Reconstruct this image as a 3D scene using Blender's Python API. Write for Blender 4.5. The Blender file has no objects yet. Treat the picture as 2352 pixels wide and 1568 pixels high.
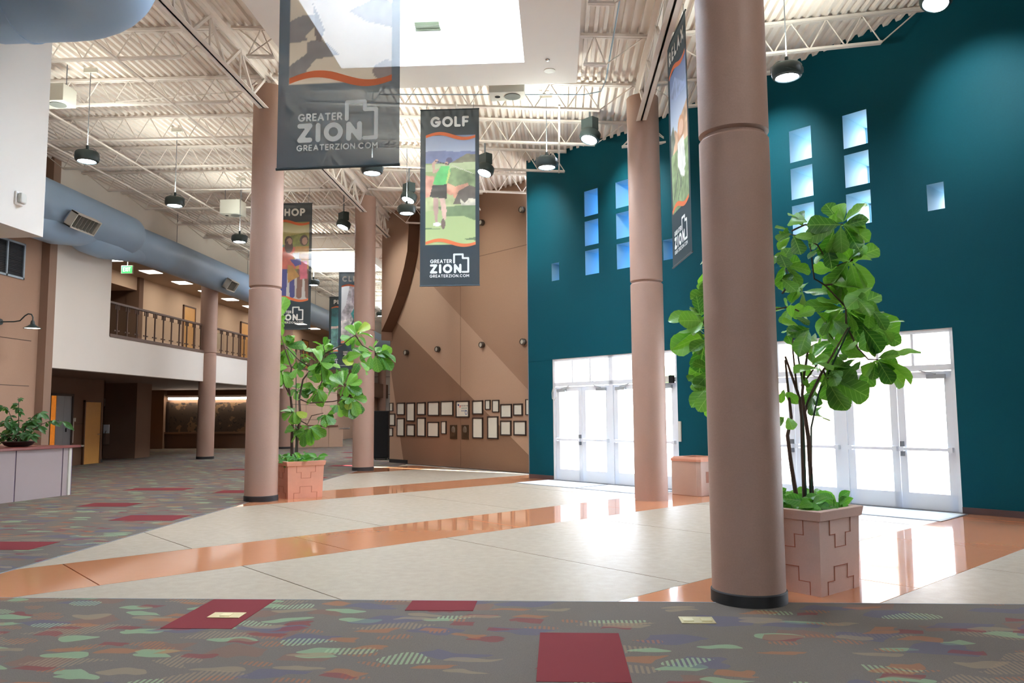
import bpy, bmesh, math, random
import numpy as np
from mathutils import Vector, Matrix

sc = bpy.context.scene
COL = sc.collection
PI = math.pi
R2 = math.sqrt(2.0)
random.seed(7)

# ---------------------------------------------------------------- camera
EYE = Vector((0.0, 0.0, 1.6))
YAW, PITCH, ROLL = math.radians(3.3), math.atan(166 / 1800.0), 0.0073
fw = Vector((-math.sin(YAW) * math.cos(PITCH), math.cos(YAW) * math.cos(PITCH), math.sin(PITCH)))
r0 = Vector((math.cos(YAW), math.sin(YAW), 0))
u0 = r0.cross(fw)
cr = r0 * math.cos(ROLL) - u0 * math.sin(ROLL)
cu = u0 * math.cos(ROLL) + r0 * math.sin(ROLL)
cd = bpy.data.cameras.new('camera')
cd.sensor_width = 36.0
cd.lens = 36.0 * 1800.0 / 2352.0
cd.clip_end = 400
cam = bpy.data.objects.new('camera', cd)
COL.objects.link(cam)
M = Matrix.Identity(4)
for i in range(3):
    M[i][0], M[i][1], M[i][2], M[i][3] = cr[i], cu[i], -fw[i], EYE[i]
cam.matrix_world = M
sc.camera = cam

# ---------------------------------------------------------------- light and exposure
vs = sc.view_settings
sc.display_settings.display_device = 'sRGB'
vs.view_transform = 'Standard'
vs.look = 'None'
vs.gamma = 1.0
vs.use_curve_mapping = False
vs.exposure = EXPOSURE = 0.83
sc.cycles.use_denoising = True
sc.cycles.max_bounces = 10
sc.cycles.diffuse_bounces = 6
sc.cycles.transparent_max_bounces = 16
sc.cycles.sample_clamp_indirect = 12.0
sc.cycles.caustics_reflective = False
sc.cycles.caustics_refractive = False

SKY = 12.5          # brightness of the sky over the whole dome
SUN = 19.0
LAMP = 44.0        # each pendant lamp
FLOOD = 300.0
UPLIGHT = 19.0       # glow each pendant throws up on the deck

wd = bpy.data.worlds.new('sky')
sc.world = wd
wd.use_nodes = True
nt = wd.node_tree
nt.nodes.clear()
wo = nt.nodes.new('ShaderNodeOutputWorld')
bg = nt.nodes.new('ShaderNodeBackground')
tcw = nt.nodes.new('ShaderNodeTexCoord')
spw = nt.nodes.new('ShaderNodeSeparateXYZ')
rpw = nt.nodes.new('ShaderNodeValToRGB')
rpw.color_ramp.elements[0].position = 0.0
rpw.color_ramp.elements[0].color = (0.95, 0.97, 1.0, 1)
rpw.color_ramp.elements[1].position = 0.7
rpw.color_ramp.elements[1].color = (0.55, 0.75, 1.0, 1)
nt.links.new(tcw.outputs['Generated'], spw.inputs[0])
nt.links.new(spw.outputs[2], rpw.inputs[0])
nt.links.new(rpw.outputs[0], bg.inputs[0])
bg.inputs[1].default_value = SKY
nt.links.new(bg.outputs[0], wo.inputs[0])


def light(name, kind, loc, energy, color=(1, 1, 1), size=1.0, size_y=None, direction=(0, 0, -1), **kw):
    l = bpy.data.lights.new(name, kind)
    l.energy = energy
    l.color = color
    if kind == 'AREA':
        l.shape = 'RECTANGLE' if size_y else 'DISK'
        l.size = size
        if size_y:
            l.size_y = size_y
    for k, v in kw.items():
        setattr(l, k, v)
    o = bpy.data.objects.new(name, l)
    COL.objects.link(o)
    o.location = loc
    o.rotation_euler = Vector(direction).to_track_quat('-Z', 'Y').to_euler()
    return o


# the sun stands high to the right, over the forecourt, and rakes along the facade
sun = light('sun', 'SUN', (20, 20, 30), SUN, (1.0, 0.96, 0.9), direction=(-0.70, 0.42, -0.95), angle=0.009)


def uvw(u, s, z):            # wall coordinates: u along the entrance wall, s outwards, z up
    return Vector(((u + s) / R2, (s - u) / R2, z))


def portal(name, loc, w, h, direction):
    o = light(name, 'AREA', loc, 1.0, size=w, size_y=h, direction=direction)
    o.data.cycles.is_portal = True
    return o


portal('daylight_portal', uvw(-11.8, 13.75, 1.45), 3.7, 2.95, (-1, -1, 0))
portal('daylight_portal', uvw(-6.46, 13.75, 1.45), 3.7, 2.95, (-1, -1, 0))
portal('daylight_portal', uvw(-1.1, 13.75, 1.45), 3.7, 2.95, (-1, -1, 0))
SKYLIGHTS = [(-3.68, -0.5, 8.7, 12.94), (-3.68, -0.5, -4.5, -0.5), (-10.2, -7.4, 29.0, 32.6), (-10.2, -7.4, 44.0, 48.0)]
for a, b, c, d in SKYLIGHTS:
    portal('daylight_portal', ((a + b) / 2, (c + d) / 2, 9.45), b - a, d - c, (0, 0, -1))

# ---------------------------------------------------------------- helpers


def lin(r, g, b):
    return tuple(((c / 255) / 12.92 if c <= 10 else (((c / 255) + 0.055) / 1.055) ** 2.4) for c in (r, g, b)) + (1,)


class NT:
    """small wrapper for building node materials"""

    def __init__(s, name):
        s.m = bpy.data.materials.new(name)
        s.m.use_nodes = True
        s.t = s.m.node_tree
        s.b = s.t.nodes['Principled BSDF']
        s.o = s.t.nodes['Material Output']

    def n(s, kind, **kw):
        x = s.t.nodes.new('ShaderNode' + kind)
        for k, v in kw.items():
            if k.startswith('i_'):
                key = k[2:]
                x.inputs[int(key) if key.isdigit() else key.replace('_', ' ')].default_value = v
            else:
                setattr(x, k, v)
        return x

    def l(s, a, b):
        s.t.links.new(a, b)

    def coord(s):
        return s.n('TexCoord').outputs['Object']

    def math(s, op, a, b=None, clamp=False):
        x = s.n('Math', operation=op, use_clamp=clamp)
        for i, v in enumerate((a, b)):
            if v is None:
                continue
            if isinstance(v, (int, float)):
                x.inputs[i].default_value = v
            else:
                s.l(v, x.inputs[i])
        return x.outputs[0]

    def mix(s, fac, a, b):
        x = s.n('MixRGB')
        for i, v in enumerate((fac, a, b)):
            if isinstance(v, (int, float)):
                x.inputs[i].default_value = v
            elif isinstance(v, tuple):
                x.inputs[i].default_value = v
            else:
                s.l(v, x.inputs[i])
        return x.outputs[0]

    def noise(s, scale, detail=3.0, rough=0.55, co=None):
        x = s.n('TexNoise')
        x.inputs['Scale'].default_value = scale
        x.inputs['Detail'].default_value = detail
        x.inputs['Roughness'].default_value = rough
        s.l(co or s.coord(), x.inputs['Vector'])
        return x.outputs[0]


def mat(name, col, rough=0.6, metal=0.0, vary=0.0, vscale=3.0, grain=0.0, gscale=150.0, bump=0.0, bscale=120.0, emit=None, spec=0.5, coat=0.0):
    q = NT(name)
    c = lin(*col)
    q.b.inputs['Base Color'].default_value = c
    q.b.inputs['Roughness'].default_value = rough
    q.b.inputs['Metallic'].default_value = metal
    q.b.inputs['Specular IOR Level'].default_value = spec
    q.b.inputs['Coat Weight'].default_value = coat
    if vary or grain:
        out = c
        if vary:
            f = q.noise(vscale, 4)
            dark = tuple(max(0, v * (1 - vary)) for v in c[:3]) + (1,)
            lite = tuple(min(1, v * (1 + vary)) for v in c[:3]) + (1,)
            out = q.mix(f, dark, lite)
        if grain:
            g = q.noise(gscale, 2)
            f = q.math('MULTIPLY_ADD', g, 2 * grain)
            f.node.inputs[2].default_value = 1 - grain
            mul = q.n('MixRGB', blend_type='MULTIPLY')
            mul.inputs[0].default_value = 1
            if isinstance(out, tuple):
                mul.inputs[1].default_value = out
            else:
                q.l(out, mul.inputs[1])
            q.l(f, mul.inputs[2])
            out = mul.outputs[0]
        q.l(out, q.b.inputs['Base Color'])
    if bump:
        bp = q.n('Bump')
        bp.inputs['Strength'].default_value = bump
        bp.inputs['Distance'].default_value = 0.01
        q.l(q.noise(bscale, 3), bp.inputs['Height'])
        q.l(bp.outputs[0], q.b.inputs['Normal'])
    if emit:
        q.b.inputs['Emission Color'].default_value = lin(*emit[0])
        q.b.inputs['Emission Strength'].default_value = emit[1]
    return q.m


class MB:
    """collects verts and faces and links them as ONE mesh object"""

    def __init__(s):
        s.v, s.f, s.m = [], [], []

    def add(s, vs_, fs, mi=0):
        n = len(s.v)
        s.v += [tuple(p) for p in vs_]
        s.f += [tuple(i + n for i in f) for f in fs]
        s.m += [mi] * len(fs)
        return s

    def box(s, x0, x1, y0, y1, z0, z1, mi=0):
        vs_ = [(x, y, z) for z in (z0, z1) for y in (y0, y1) for x in (x0, x1)]
        return s.add(vs_, [(0, 2, 3, 1), (4, 5, 7, 6), (0, 1, 5, 4), (2, 6, 7, 3), (0, 4, 6, 2), (1, 3, 7, 5)], mi)

    def bar(s, p, q, w, h, mi=0, up=(0, 0, 1)):
        p, q = Vector(p), Vector(q)
        d = (q - p).normalized()
        a = d.cross(Vector(up))
        if a.length < 1e-4:
            a = d.cross(Vector((1, 0, 0)))
        a.normalize()
        b = a.cross(d)
        vs_ = [e + a * (sx * w / 2) + b * (sz * h / 2) for e in (p, q) for sz in (-1, 1) for sx in (-1, 1)]
        return s.add(vs_, [(0, 1, 3, 2), (4, 6, 7, 5), (0, 4, 5, 1), (2, 3, 7, 6), (0, 2, 6, 4), (1, 5, 7, 3)], mi)

    def tube(s, pts, r, n=6, mi=0, caps=True):
        pts = [Vector(p) for p in pts]
        rs = r if isinstance(r, (list, tuple)) else [r] * len(pts)
        base = len(s.v)
        ref = None
        for i, p in enumerate(pts):
            d = (pts[min(i + 1, len(pts) - 1)] - pts[max(i - 1, 0)])
            d = d.normalized() if d.length > 1e-9 else Vector((0, 0, 1))
            if ref is None:
                ref = d.cross(Vector((0, 0, 1)))
                if ref.length < 1e-3:
                    ref = Vector((1, 0, 0))
            ref = (ref - d * ref.dot(d)).normalized()
            b = d.cross(ref)
            for k in range(n):
                a = 2 * PI * k / n
                s.v.append(tuple(p + (ref * math.cos(a) + b * math.sin(a)) * rs[i]))
        for i in range(len(pts) - 1):
            for k in range(n):
                k2 = (k + 1) % n
                s.f.append((base + i * n + k, base + i * n + k2, base + (i + 1) * n + k2, base + (i + 1) * n + k))
                s.m.append(mi)
        if caps:
            s.f.append(tuple(base + k for k in range(n))[::-1])
            s.f.append(tuple(base + (len(pts) - 1) * n + k for k in range(n)))
            s.m += [mi, mi]
        return s

    def cyl(s, p, q, r, n=16, mi=0, r2=None):
        return s.tube([p, q], [r, r if r2 is None else r2], n, mi)

    def lathe(s, prof, n=32, c=(0, 0), mi=0):
        base = len(s.v)
        for r, z in prof:
            for k in range(n):
                a = 2 * PI * k / n
                s.v.append((c[0] + r * math.cos(a), c[1] + r * math.sin(a), z))
        for i in range(len(prof) - 1):
            for k in range(n):
                k2 = (k + 1) % n
                s.f.append((base + i * n + k, base + i * n + k2, base + (i + 1) * n + k2, base + (i + 1) * n + k))
                s.m.append(mi)
        for i, flip in ((0, True), (len(prof) - 1, False)):
            if prof[i][0] > 1e-4:
                t = tuple(base + i * n + k for k in range(n))
                s.f.append(t[::-1] if flip else t)
                s.m.append(mi)
        return s

    def prism(s, poly, z0, z1, mi=0):
        n = len(poly)
        vs_ = [(x, y, z0) for x, y in poly] + [(x, y, z1) for x, y in poly]
        fs = [tuple(range(n))[::-1], tuple(range(n, 2 * n))] + [(i, (i + 1) % n, n + (i + 1) % n, n + i) for i in range(n)]
        return s.add(vs_, fs, mi)

    def plate(s, poly, y0, y1, mi=0):          # polygon given in x,z, thickness along y
        n = len(poly)
        vs_ = [(x, y0, z) for x, z in poly] + [(x, y1, z) for x, z in poly]
        fs = [tuple(range(n)), tuple(range(n, 2 * n))[::-1]] + [(i, n + i, n + (i + 1) % n, (i + 1) % n) for i in range(n)]
        return s.add(vs_, fs, mi)

    def build(s, name, mats, parent=None, loc=None, rotz=None, smooth=False, bevel=0.0, world=False, kind=None):
        me = bpy.data.meshes.new(name)
        vs_ = s.v
        if world and parent is not None:
            o_ = parent.matrix_basis.inverted() if parent.parent is None else Matrix.Identity(4)
            vs_ = [tuple(o_ @ Vector(p)) for p in vs_]
        me.from_pydata(vs_, [], s.f)
        for m in (mats if isinstance(mats, (list, tuple)) else [mats]):
            me.materials.append(m)
        if any(s.m):
            me.polygons.foreach_set('material_index', s.m)
        if smooth:
            me.polygons.foreach_set('use_smooth', [True] * len(s.f))
            me.set_sharp_from_angle(angle=math.radians(38))
        me.update()
        o = bpy.data.objects.new(name, me)
        COL.objects.link(o)
        if parent is not None:
            o.parent = parent
        if loc is not None:
            o.location = loc
        if rotz is not None:
            o.rotation_euler = (0, 0, rotz)
        if bevel:
            b = o.modifiers.new('bevel', 'BEVEL')
            b.width = bevel
            b.segments = 2
            b.limit_method = 'ANGLE'
        if kind:
            o['kind'] = kind
        return o


def tag(o, label=None, cat=None, group=None, kind=None):
    for k, v in (('label', label), ('category', cat), ('group', group), ('kind', kind)):
        if v:
            o[k] = v
    return o


def thing(name, label, cat, loc=(0, 0, 0), rotz=0.0, group=None):
    o = bpy.data.objects.new(name, None)
    o.empty_display_size = 0.1
    COL.objects.link(o)
    o.location = loc
    o.rotation_euler = (0, 0, rotz)
    o.matrix_basis = Matrix.Translation(loc) @ Matrix.Rotation(rotz, 4, 'Z')
    return tag(o, label, cat, group)


KIDS = {}


def dup(root, label=None, loc=None, rotz=None):
    def cp(o, par):
        c = o.copy()
        COL.objects.link(c)
        c.parent = par
        for ch in list(o.children):
            cp(ch, c)
        return c
    r = cp(root, None)
    if loc is not None:
        r.location = loc
    if rotz is not None:
        r.rotation_euler = (0, 0, rotz)
    if label:
        r['label'] = label
    return r


def child(src, parent, mw, name=None):
    """another piece that shares the mesh of src"""
    o = src.copy()
    if name:
        o.name = name
    COL.objects.link(o)
    o.parent = parent
    o.matrix_basis = mw
    return o


ORD = ['first', 'second', 'third', 'fourth', 'fifth', 'sixth', 'seventh', 'eighth', 'ninth', 'tenth', 'eleventh', 'twelfth', 'thirteenth',
       'fourteenth', 'fifteenth', 'sixteenth', 'seventeenth', 'eighteenth', 'nineteenth', 'twentieth', 'twenty-first', 'twenty-second', 'twenty-third', 'twenty-fourth', 'twenty-fifth']

# ---------------------------------------------------------------- stroke lettering (rounded geometric capitals)


def arc(cx, cy, rx, ry, a0, a1, n=14):
    return [(cx + rx * math.cos(math.radians(a0 + (a1 - a0) * i / n)), cy + ry * math.sin(math.radians(a0 + (a1 - a0) * i / n))) for i in range(n + 1)]


GL = {
    'A': (.8, [[(0, 0), (.4, 1), (.8, 0)], [(.14, .3), (.66, .3)]]),
    'B': (.6, [[(0, 0), (0, 1), (.33, 1)] + arc(.33, .77, .23, .23, 90, -90) + [(0, .54)], [(.33, .54)] + arc(.35, .27, .27, .27, 90, -90) + [(0, 0)]]),
    'C': (.85, [arc(.48, .5, .48, .5, 48, 312, 22)]),
    'D': (.75, [[(0, 0), (0, 1), (.28, 1)] + arc(.28, .5, .47, .5, 90, -90) + [(0, 0)]]),
    'E': (.5, [[(.5, 1), (0, 1), (0, 0), (.5, 0)], [(0, .5), (.44, .5)]]),
    'F': (.5, [[(.52, 1), (0, 1), (0, 0)], [(0, .5), (.44, .5)]]),
    'G': (.95, [arc(.48, .5, .48, .5, 45, 360, 26) + [(.96, .44), (.55, .44)]]),
    'H': (.7, [[(0, 0), (0, 1)], [(.7, 0), (.7, 1)], [(0, .5), (.7, .5)]]),
    'I': (.0, [[(0, 0), (0, 1)]]),
    'K': (.6, [[(0, 0), (0, 1)], [(.6, 1), (0, .42)], [(.2, .6), (.62, 0)]]),
    'L': (.48, [[(0, 1), (0, 0), (.48, 0)]]),
    'M': (.85, [[(0, 0), (0, 1), (.42, .35), (.85, 1), (.85, 0)]]),
    'N': (.75, [[(0, 0), (0, 1), (.75, 0), (.75, 1)]]),
    'O': (1.0, [arc(.5, .5, .5, .5, 0, 360, 28)]),
    'P': (.58, [[(0, 0), (0, 1), (.3, 1)] + arc(.3, .72, .28, .28, 90, -90) + [(0, .44)]]),
    'R': (.6, [[(0, 0), (0, 1), (.3, 1)] + arc(.3, .72, .28, .28, 90, -90) + [(0, .44)], [(.28, .44), (.6, 0)]]),
    'S': (.6, [arc(.3, .75, .28, .25, 40, 270, 12) + arc(.3, .25, .3, .25, 90, -140, 12)]),
    'T': (.7, [[(0, 1), (.7, 1)], [(.35, 1), (.35, 0)]]),
    'U': (.7, [[(0, 1), (0, .35)] + arc(.35, .35, .35, .35, 180, 360) + [(.7, 1)]]),
    'V': (.8, [[(0, 1), (.4, 0), (.8, 1)]]),
    'X': (.75, [[(0, 0), (.75, 1)], [(0, 1), (.75, 0)]]),
    'Y': (.75, [[(0, 1), (.37, .48), (.75, 1)], [(.37, .48), (.37, 0)]]),
    'Z': (.72, [[(0, 1), (.72, 1), (0, 0), (.72, 0)]]),
    '.': (.0, [[(0, 0), (0, .001)]]),
}


def ink(mb, lines, w, y, mi=0, square=False):
    """one clean flat outline around all the pen lines of a glyph: marching squares on their distance field"""
    h = w / 5.0
    xs = [p[0] for l in lines for p in l]
    zs_ = [p[1] for l in lines for p in l]
    x0, z0 = min(xs) - w * .72, min(zs_) - w * .72
    nx, nz = int((max(xs) - min(xs) + 1.44 * w) / h) + 2, int((max(zs_) - min(zs_) + 1.44 * w) / h) + 2
    gx, gz = np.meshgrid(x0 + h * np.arange(nx), z0 + h * np.arange(nz))
    d = np.full_like(gx, 9.0)
    for l in lines:
        for (xa, za), (xb, zb) in zip(l, l[1:]):
            dx, dz = xb - xa, zb - za
            L2 = dx * dx + dz * dz
            if L2 < 1e-14:
                dx, L2 = 1e-6, 1e-12
            if square:
                L = math.sqrt(L2)
                a = ((gx - xa) * dx + (gz - za) * dz) / L
                b = np.abs((gx - xa) * dz - (gz - za) * dx) / L
                d = np.minimum(d, np.maximum(b, np.maximum(-a, a - L)))
            else:
                t_ = np.clip(((gx - xa) * dx + (gz - za) * dz) / L2, 0, 1)
                d = np.minimum(d, np.hypot(gx - xa - t_ * dx, gz - za - t_ * dz))
    f = (w / 2 - d).tolist()
    X, Z = gx.tolist(), gz.tolist()
    cache = {}

    def vert(key, x, z):
        if key not in cache:
            cache[key] = len(mb.v)
            mb.v.append((x, y, z))
        return cache[key]
    for i in range(nz - 1):
        for j in range(nx - 1):
            q = ((i, j), (i, j + 1), (i + 1, j + 1), (i + 1, j))
            v = [f[a][b] for a, b in q]
            if max(v) <= 0:
                continue
            poly = []
            for k in range(4):
                (a, b), (c, e) = q[k], q[(k + 1) % 4]
                fa, fb = v[k], v[(k + 1) % 4]
                if fa > 0:
                    poly.append(vert((a, b), X[a][b], Z[a][b]))
                if (fa > 0) != (fb > 0):
                    t_ = fa / (fa - fb)
                    key = (min(q[k], q[(k + 1) % 4]), max(q[k], q[(k + 1) % 4]))
                    poly.append(vert(key, X[a][b] + (X[c][e] - X[a][b]) * t_, Z[a][b] + (Z[c][e] - Z[a][b]) * t_))
            if len(poly) > 2:
                mb.f.append(tuple(poly))
                mb.m.append(mi)


def stroke(mb, pts, w, y, mi=0, round_=True):
    ink(mb, [pts], w, y, mi, not round_)


def write(mb, text, x0, x1, z0, z1, y, w, mi=0):
    """fit a line of capitals in the box x0..x1, z0..z1 with stroke width w"""
    hz_ = (z1 - z0) - w
    total = sum(GL[c][0] if c != ' ' else .35 for c in text)
    gaps = len(text) - 1
    avail = (x1 - x0) - w
    k = hz_
    gap = (avail - total * k) / max(1, gaps)
    if gap < 1.5 * w:
        gap = 1.5 * w
        k = (avail - gap * gaps) / total
    x = x0 + w / 2
    for c in text:
        if c == ' ':
            x += .35 * k + gap
            continue
        gw, strokes = GL[c]
        ink(mb, [[(x + px * k, z0 + w / 2 + pz * hz_) for px, pz in st] for st in strokes], w, y, mi)
        x += gw * k + gap
# ---------------------------------------------------------------- materials
m_white = mat('white_paint', (240, 235, 231), .75, vary=.03, vscale=1.5)
m_offwhite = mat('off_white_wall', (222, 214, 205), .8, vary=.03, vscale=1.0)
m_ceil = mat('white_painted_deck', (234, 224, 216), .7, vary=.06, vscale=2.2)
m_steel = mat('white_painted_steel', (232, 222, 214), .6, vary=.05, vscale=4)
m_brownwall = mat('brown_panel_wall', (168, 135, 114), .85, grain=.10, gscale=60, vary=.05, vscale=1.2)
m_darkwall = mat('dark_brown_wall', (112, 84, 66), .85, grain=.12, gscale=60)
m_tan = mat('tan_wall', (196, 166, 144), .85, grain=.08, gscale=60)
m_corr = mat('corridor_tan_wall', (202, 176, 150), .8, vary=.03)
m_joint = mat('dark_joint', (70, 58, 50), .8)
m_col = mat('tan_column_concrete', (168, 136, 121), .55, grain=.10, gscale=90, vary=.07, vscale=1.6, bump=.12, bscale=40)
m_base = mat('black_rubber_base', (38, 38, 40), .6)
m_duct = mat('blue_grey_duct', (148, 174, 200), .45, vary=.04, vscale=1.5, grain=.03)
m_ductdark = mat('dark_duct_seam', (70, 84, 98), .5)
m_vent = mat('cream_vent', (205, 202, 192), .5)
m_alu = mat('silver_aluminium', (226, 229, 234), .35)
m_aludark = mat('grey_gasket', (120, 124, 130), .5)
m_chrome = mat('brushed_chrome', (200, 200, 200), .25, metal=1.0)
m_black = mat('black_cover', (16, 17, 19), .9, vary=.15, vscale=6)
m_lampbody = mat('dark_green_lamp_body', (52, 66, 66), .45)
m_frame = mat('dark_wood_frame', (52, 38, 32), .5, vary=.2, vscale=8)
m_bronze = mat('dark_bronze_plaque', (78, 58, 38), .45, metal=.4, vary=.3, vscale=20)
m_terra = mat('terracotta', (212, 150, 124), .7, vary=.13, vscale=3.5, grain=.06, gscale=80, bump=.1)
m_terradark = mat('dark_terracotta_line', (172, 106, 80), .8)
m_bin = mat('pink_concrete', (192, 166, 152), .8, vary=.05, grain=.10, gscale=110, bump=.15)
m_binplate = mat('brown_plate', (164, 112, 92), .7)
m_soil = mat('dark_soil', (48, 38, 30), .95)
m_wood = mat('orange_wood_door', (214, 160, 84), .45, vary=.06, vscale=6)
m_brownmetal = mat('brown_painted_metal', (98, 76, 64), .5)
m_counter = mat('mauve_grey_laminate', (164, 149, 149), .55, grain=.05, gscale=120)
m_purple = mat('purple_reveal_strip', (96, 74, 110), .5)
m_ctop = mat('red_brown_counter_edge', (122, 58, 54), .3)
m_brass = mat('brass_plate', (206, 190, 140), .35, metal=.5)
m_tubeglow = mat('lit_tube', (255, 250, 235), .5, emit=((255, 246, 228), 14.0))
m_panelglow = mat('lit_panel', (255, 252, 246), .5, emit=((255, 246, 232), 12.0))
m_lampglow = mat('lit_lamp_lens', (255, 255, 255), .5, emit=((232, 240, 255), 30.0))
m_exit = mat('green_exit_face', (40, 180, 90), .5, emit=((30, 200, 80), .2))
m_bark = mat('brown_bark', (84, 66, 56), .85, vary=.3, vscale=12, bump=.3, bscale=30)
m_stake = mat('dark_green_stake', (40, 70, 56), .5)
def cloth_print(name, col):
    q = NT(name)
    q.b.inputs['Base Color'].default_value = lin(*col)
    q.b.inputs['Roughness'].default_value = .8
    q.b.inputs['Specular IOR Level'].default_value = .2
    t_ = q.n('BsdfTranslucent')
    t_.inputs[0].default_value = lin(*col)
    x_ = q.n('MixShader')
    x_.inputs[0].default_value = .28
    q.l(q.b.outputs[0], x_.inputs[1])
    q.l(t_.outputs[0], x_.inputs[2])
    q.l(x_.outputs[0], q.o.inputs['Surface'])
    return q.m


m_letter = cloth_print('pale_print', (248, 247, 240))
m_orange = cloth_print('orange_print', (240, 134, 92))
m_paper = None


def teal_material():
    q = NT('teal_paint')
    f = q.noise(.7, 3)
    g = q.noise(45, 2)
    c = q.mix(f, lin(4, 69, 84), lin(7, 78, 92))
    mul = q.n('MixRGB', blend_type='MULTIPLY')
    mul.inputs[0].default_value = 1
    q.l(c, mul.inputs[1])
    q.l(q.math('MULTIPLY_ADD', g, .16), mul.inputs[2])
    mul.inputs[2].links[0].from_node.inputs[2].default_value = .92
    q.l(mul.outputs[0], q.b.inputs['Base Color'])
    q.b.inputs['Roughness'].default_value = .6
    q.b.inputs['Specular IOR Level'].default_value = .12
    return q.m


m_teal = teal_material()


def brown_feature_material():
    """the two shades of brown paint: diagonal lighter bands over a darker ground (object x = u, z = height)"""
    q = NT('two_tone_brown_paint')
    sx = q.n('SeparateXYZ')
    q.l(q.coord(), sx.inputs[0])
    u, z = sx.outputs[0], sx.outputs[2]

    def line(u0, z0, u1, z1):          # height above the line at this u
        k = (z1 - z0) / (u1 - u0)
        return q.math('SUBTRACT', z, q.math('MULTIPLY_ADD', u, k), ) if False else q.math('SUBTRACT', q.math('SUBTRACT', z, z0 - k * u0), q.math('MULTIPLY', u, k))
    up = q.math('LESS_THAN', line(-20.12, 5.615, -15.805, 2.269), 0.0)
    lo = q.math('GREATER_THAN', line(-22.23, 4.683, -15.805, .497), 0.0)
    band = q.math('MULTIPLY', up, lo)
    left = q.math('LESS_THAN', line(-22.717, 3.425, -21.834, .042), 0.0)
    f = q.math('MAXIMUM', band, left)
    top = q.math('GREATER_THAN', line(-20.12, 5.615, -15.805, 2.269), 0.0)
    c0 = q.mix(f, lin(130, 98, 76), lin(172, 140, 117))
    c1 = q.mix(top, c0, lin(150, 117, 94))
    g = q.noise(50, 2)
    mul = q.n('MixRGB', blend_type='MULTIPLY')
    mul.inputs[0].default_value = 1
    q.l(c1, mul.inputs[1])
    q.l(q.math('MULTIPLY_ADD', g, .24), mul.inputs[2])
    mul.inputs[2].links[0].from_node.inputs[2].default_value = .88
    q.l(mul.outputs[0], q.b.inputs['Base Color'])
    q.b.inputs['Roughness'].default_value = .8
    return q.m


m_feature = brown_feature_material()


def terrazzo(name, base, speck, rough, amount):
    q = NT(name)
    n1 = q.noise(.8, 4)
    n2 = q.noise(9, 4)
    c = q.mix(n1, tuple(x * .93 for x in lin(*base)[:3]) + (1,), tuple(min(1, x * 1.06) for x in lin(*base)[:3]) + (1,))
    fine = q.noise(70, 3)
    c = q.mix(q.math('MULTIPLY', fine, amount), c, lin(*speck))
    c = q.mix(q.math('MULTIPLY', n2, .18), c, lin(*(max(0, k - 40) for k in base)))
    q.l(c, q.b.inputs['Base Color'])
    r = q.math('MULTIPLY_ADD', n2, rough * .6)
    r.node.inputs[2].default_value = rough * .7
    q.l(r, q.b.inputs['Roughness'])
    return q.m


m_terrazzo = terrazzo('pale_exposed_terrazzo', (172, 157, 137), (118, 106, 92), .46, .42)
m_stripe = terrazzo('polished_orange_concrete', (202, 136, 97), (186, 118, 80), .07, .3)
m_terrazzo.node_tree.nodes['Principled BSDF'].inputs['Specular IOR Level'].default_value = .28
m_stripe.node_tree.nodes['Principled BSDF'].inputs['Specular IOR Level'].default_value = .7


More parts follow.
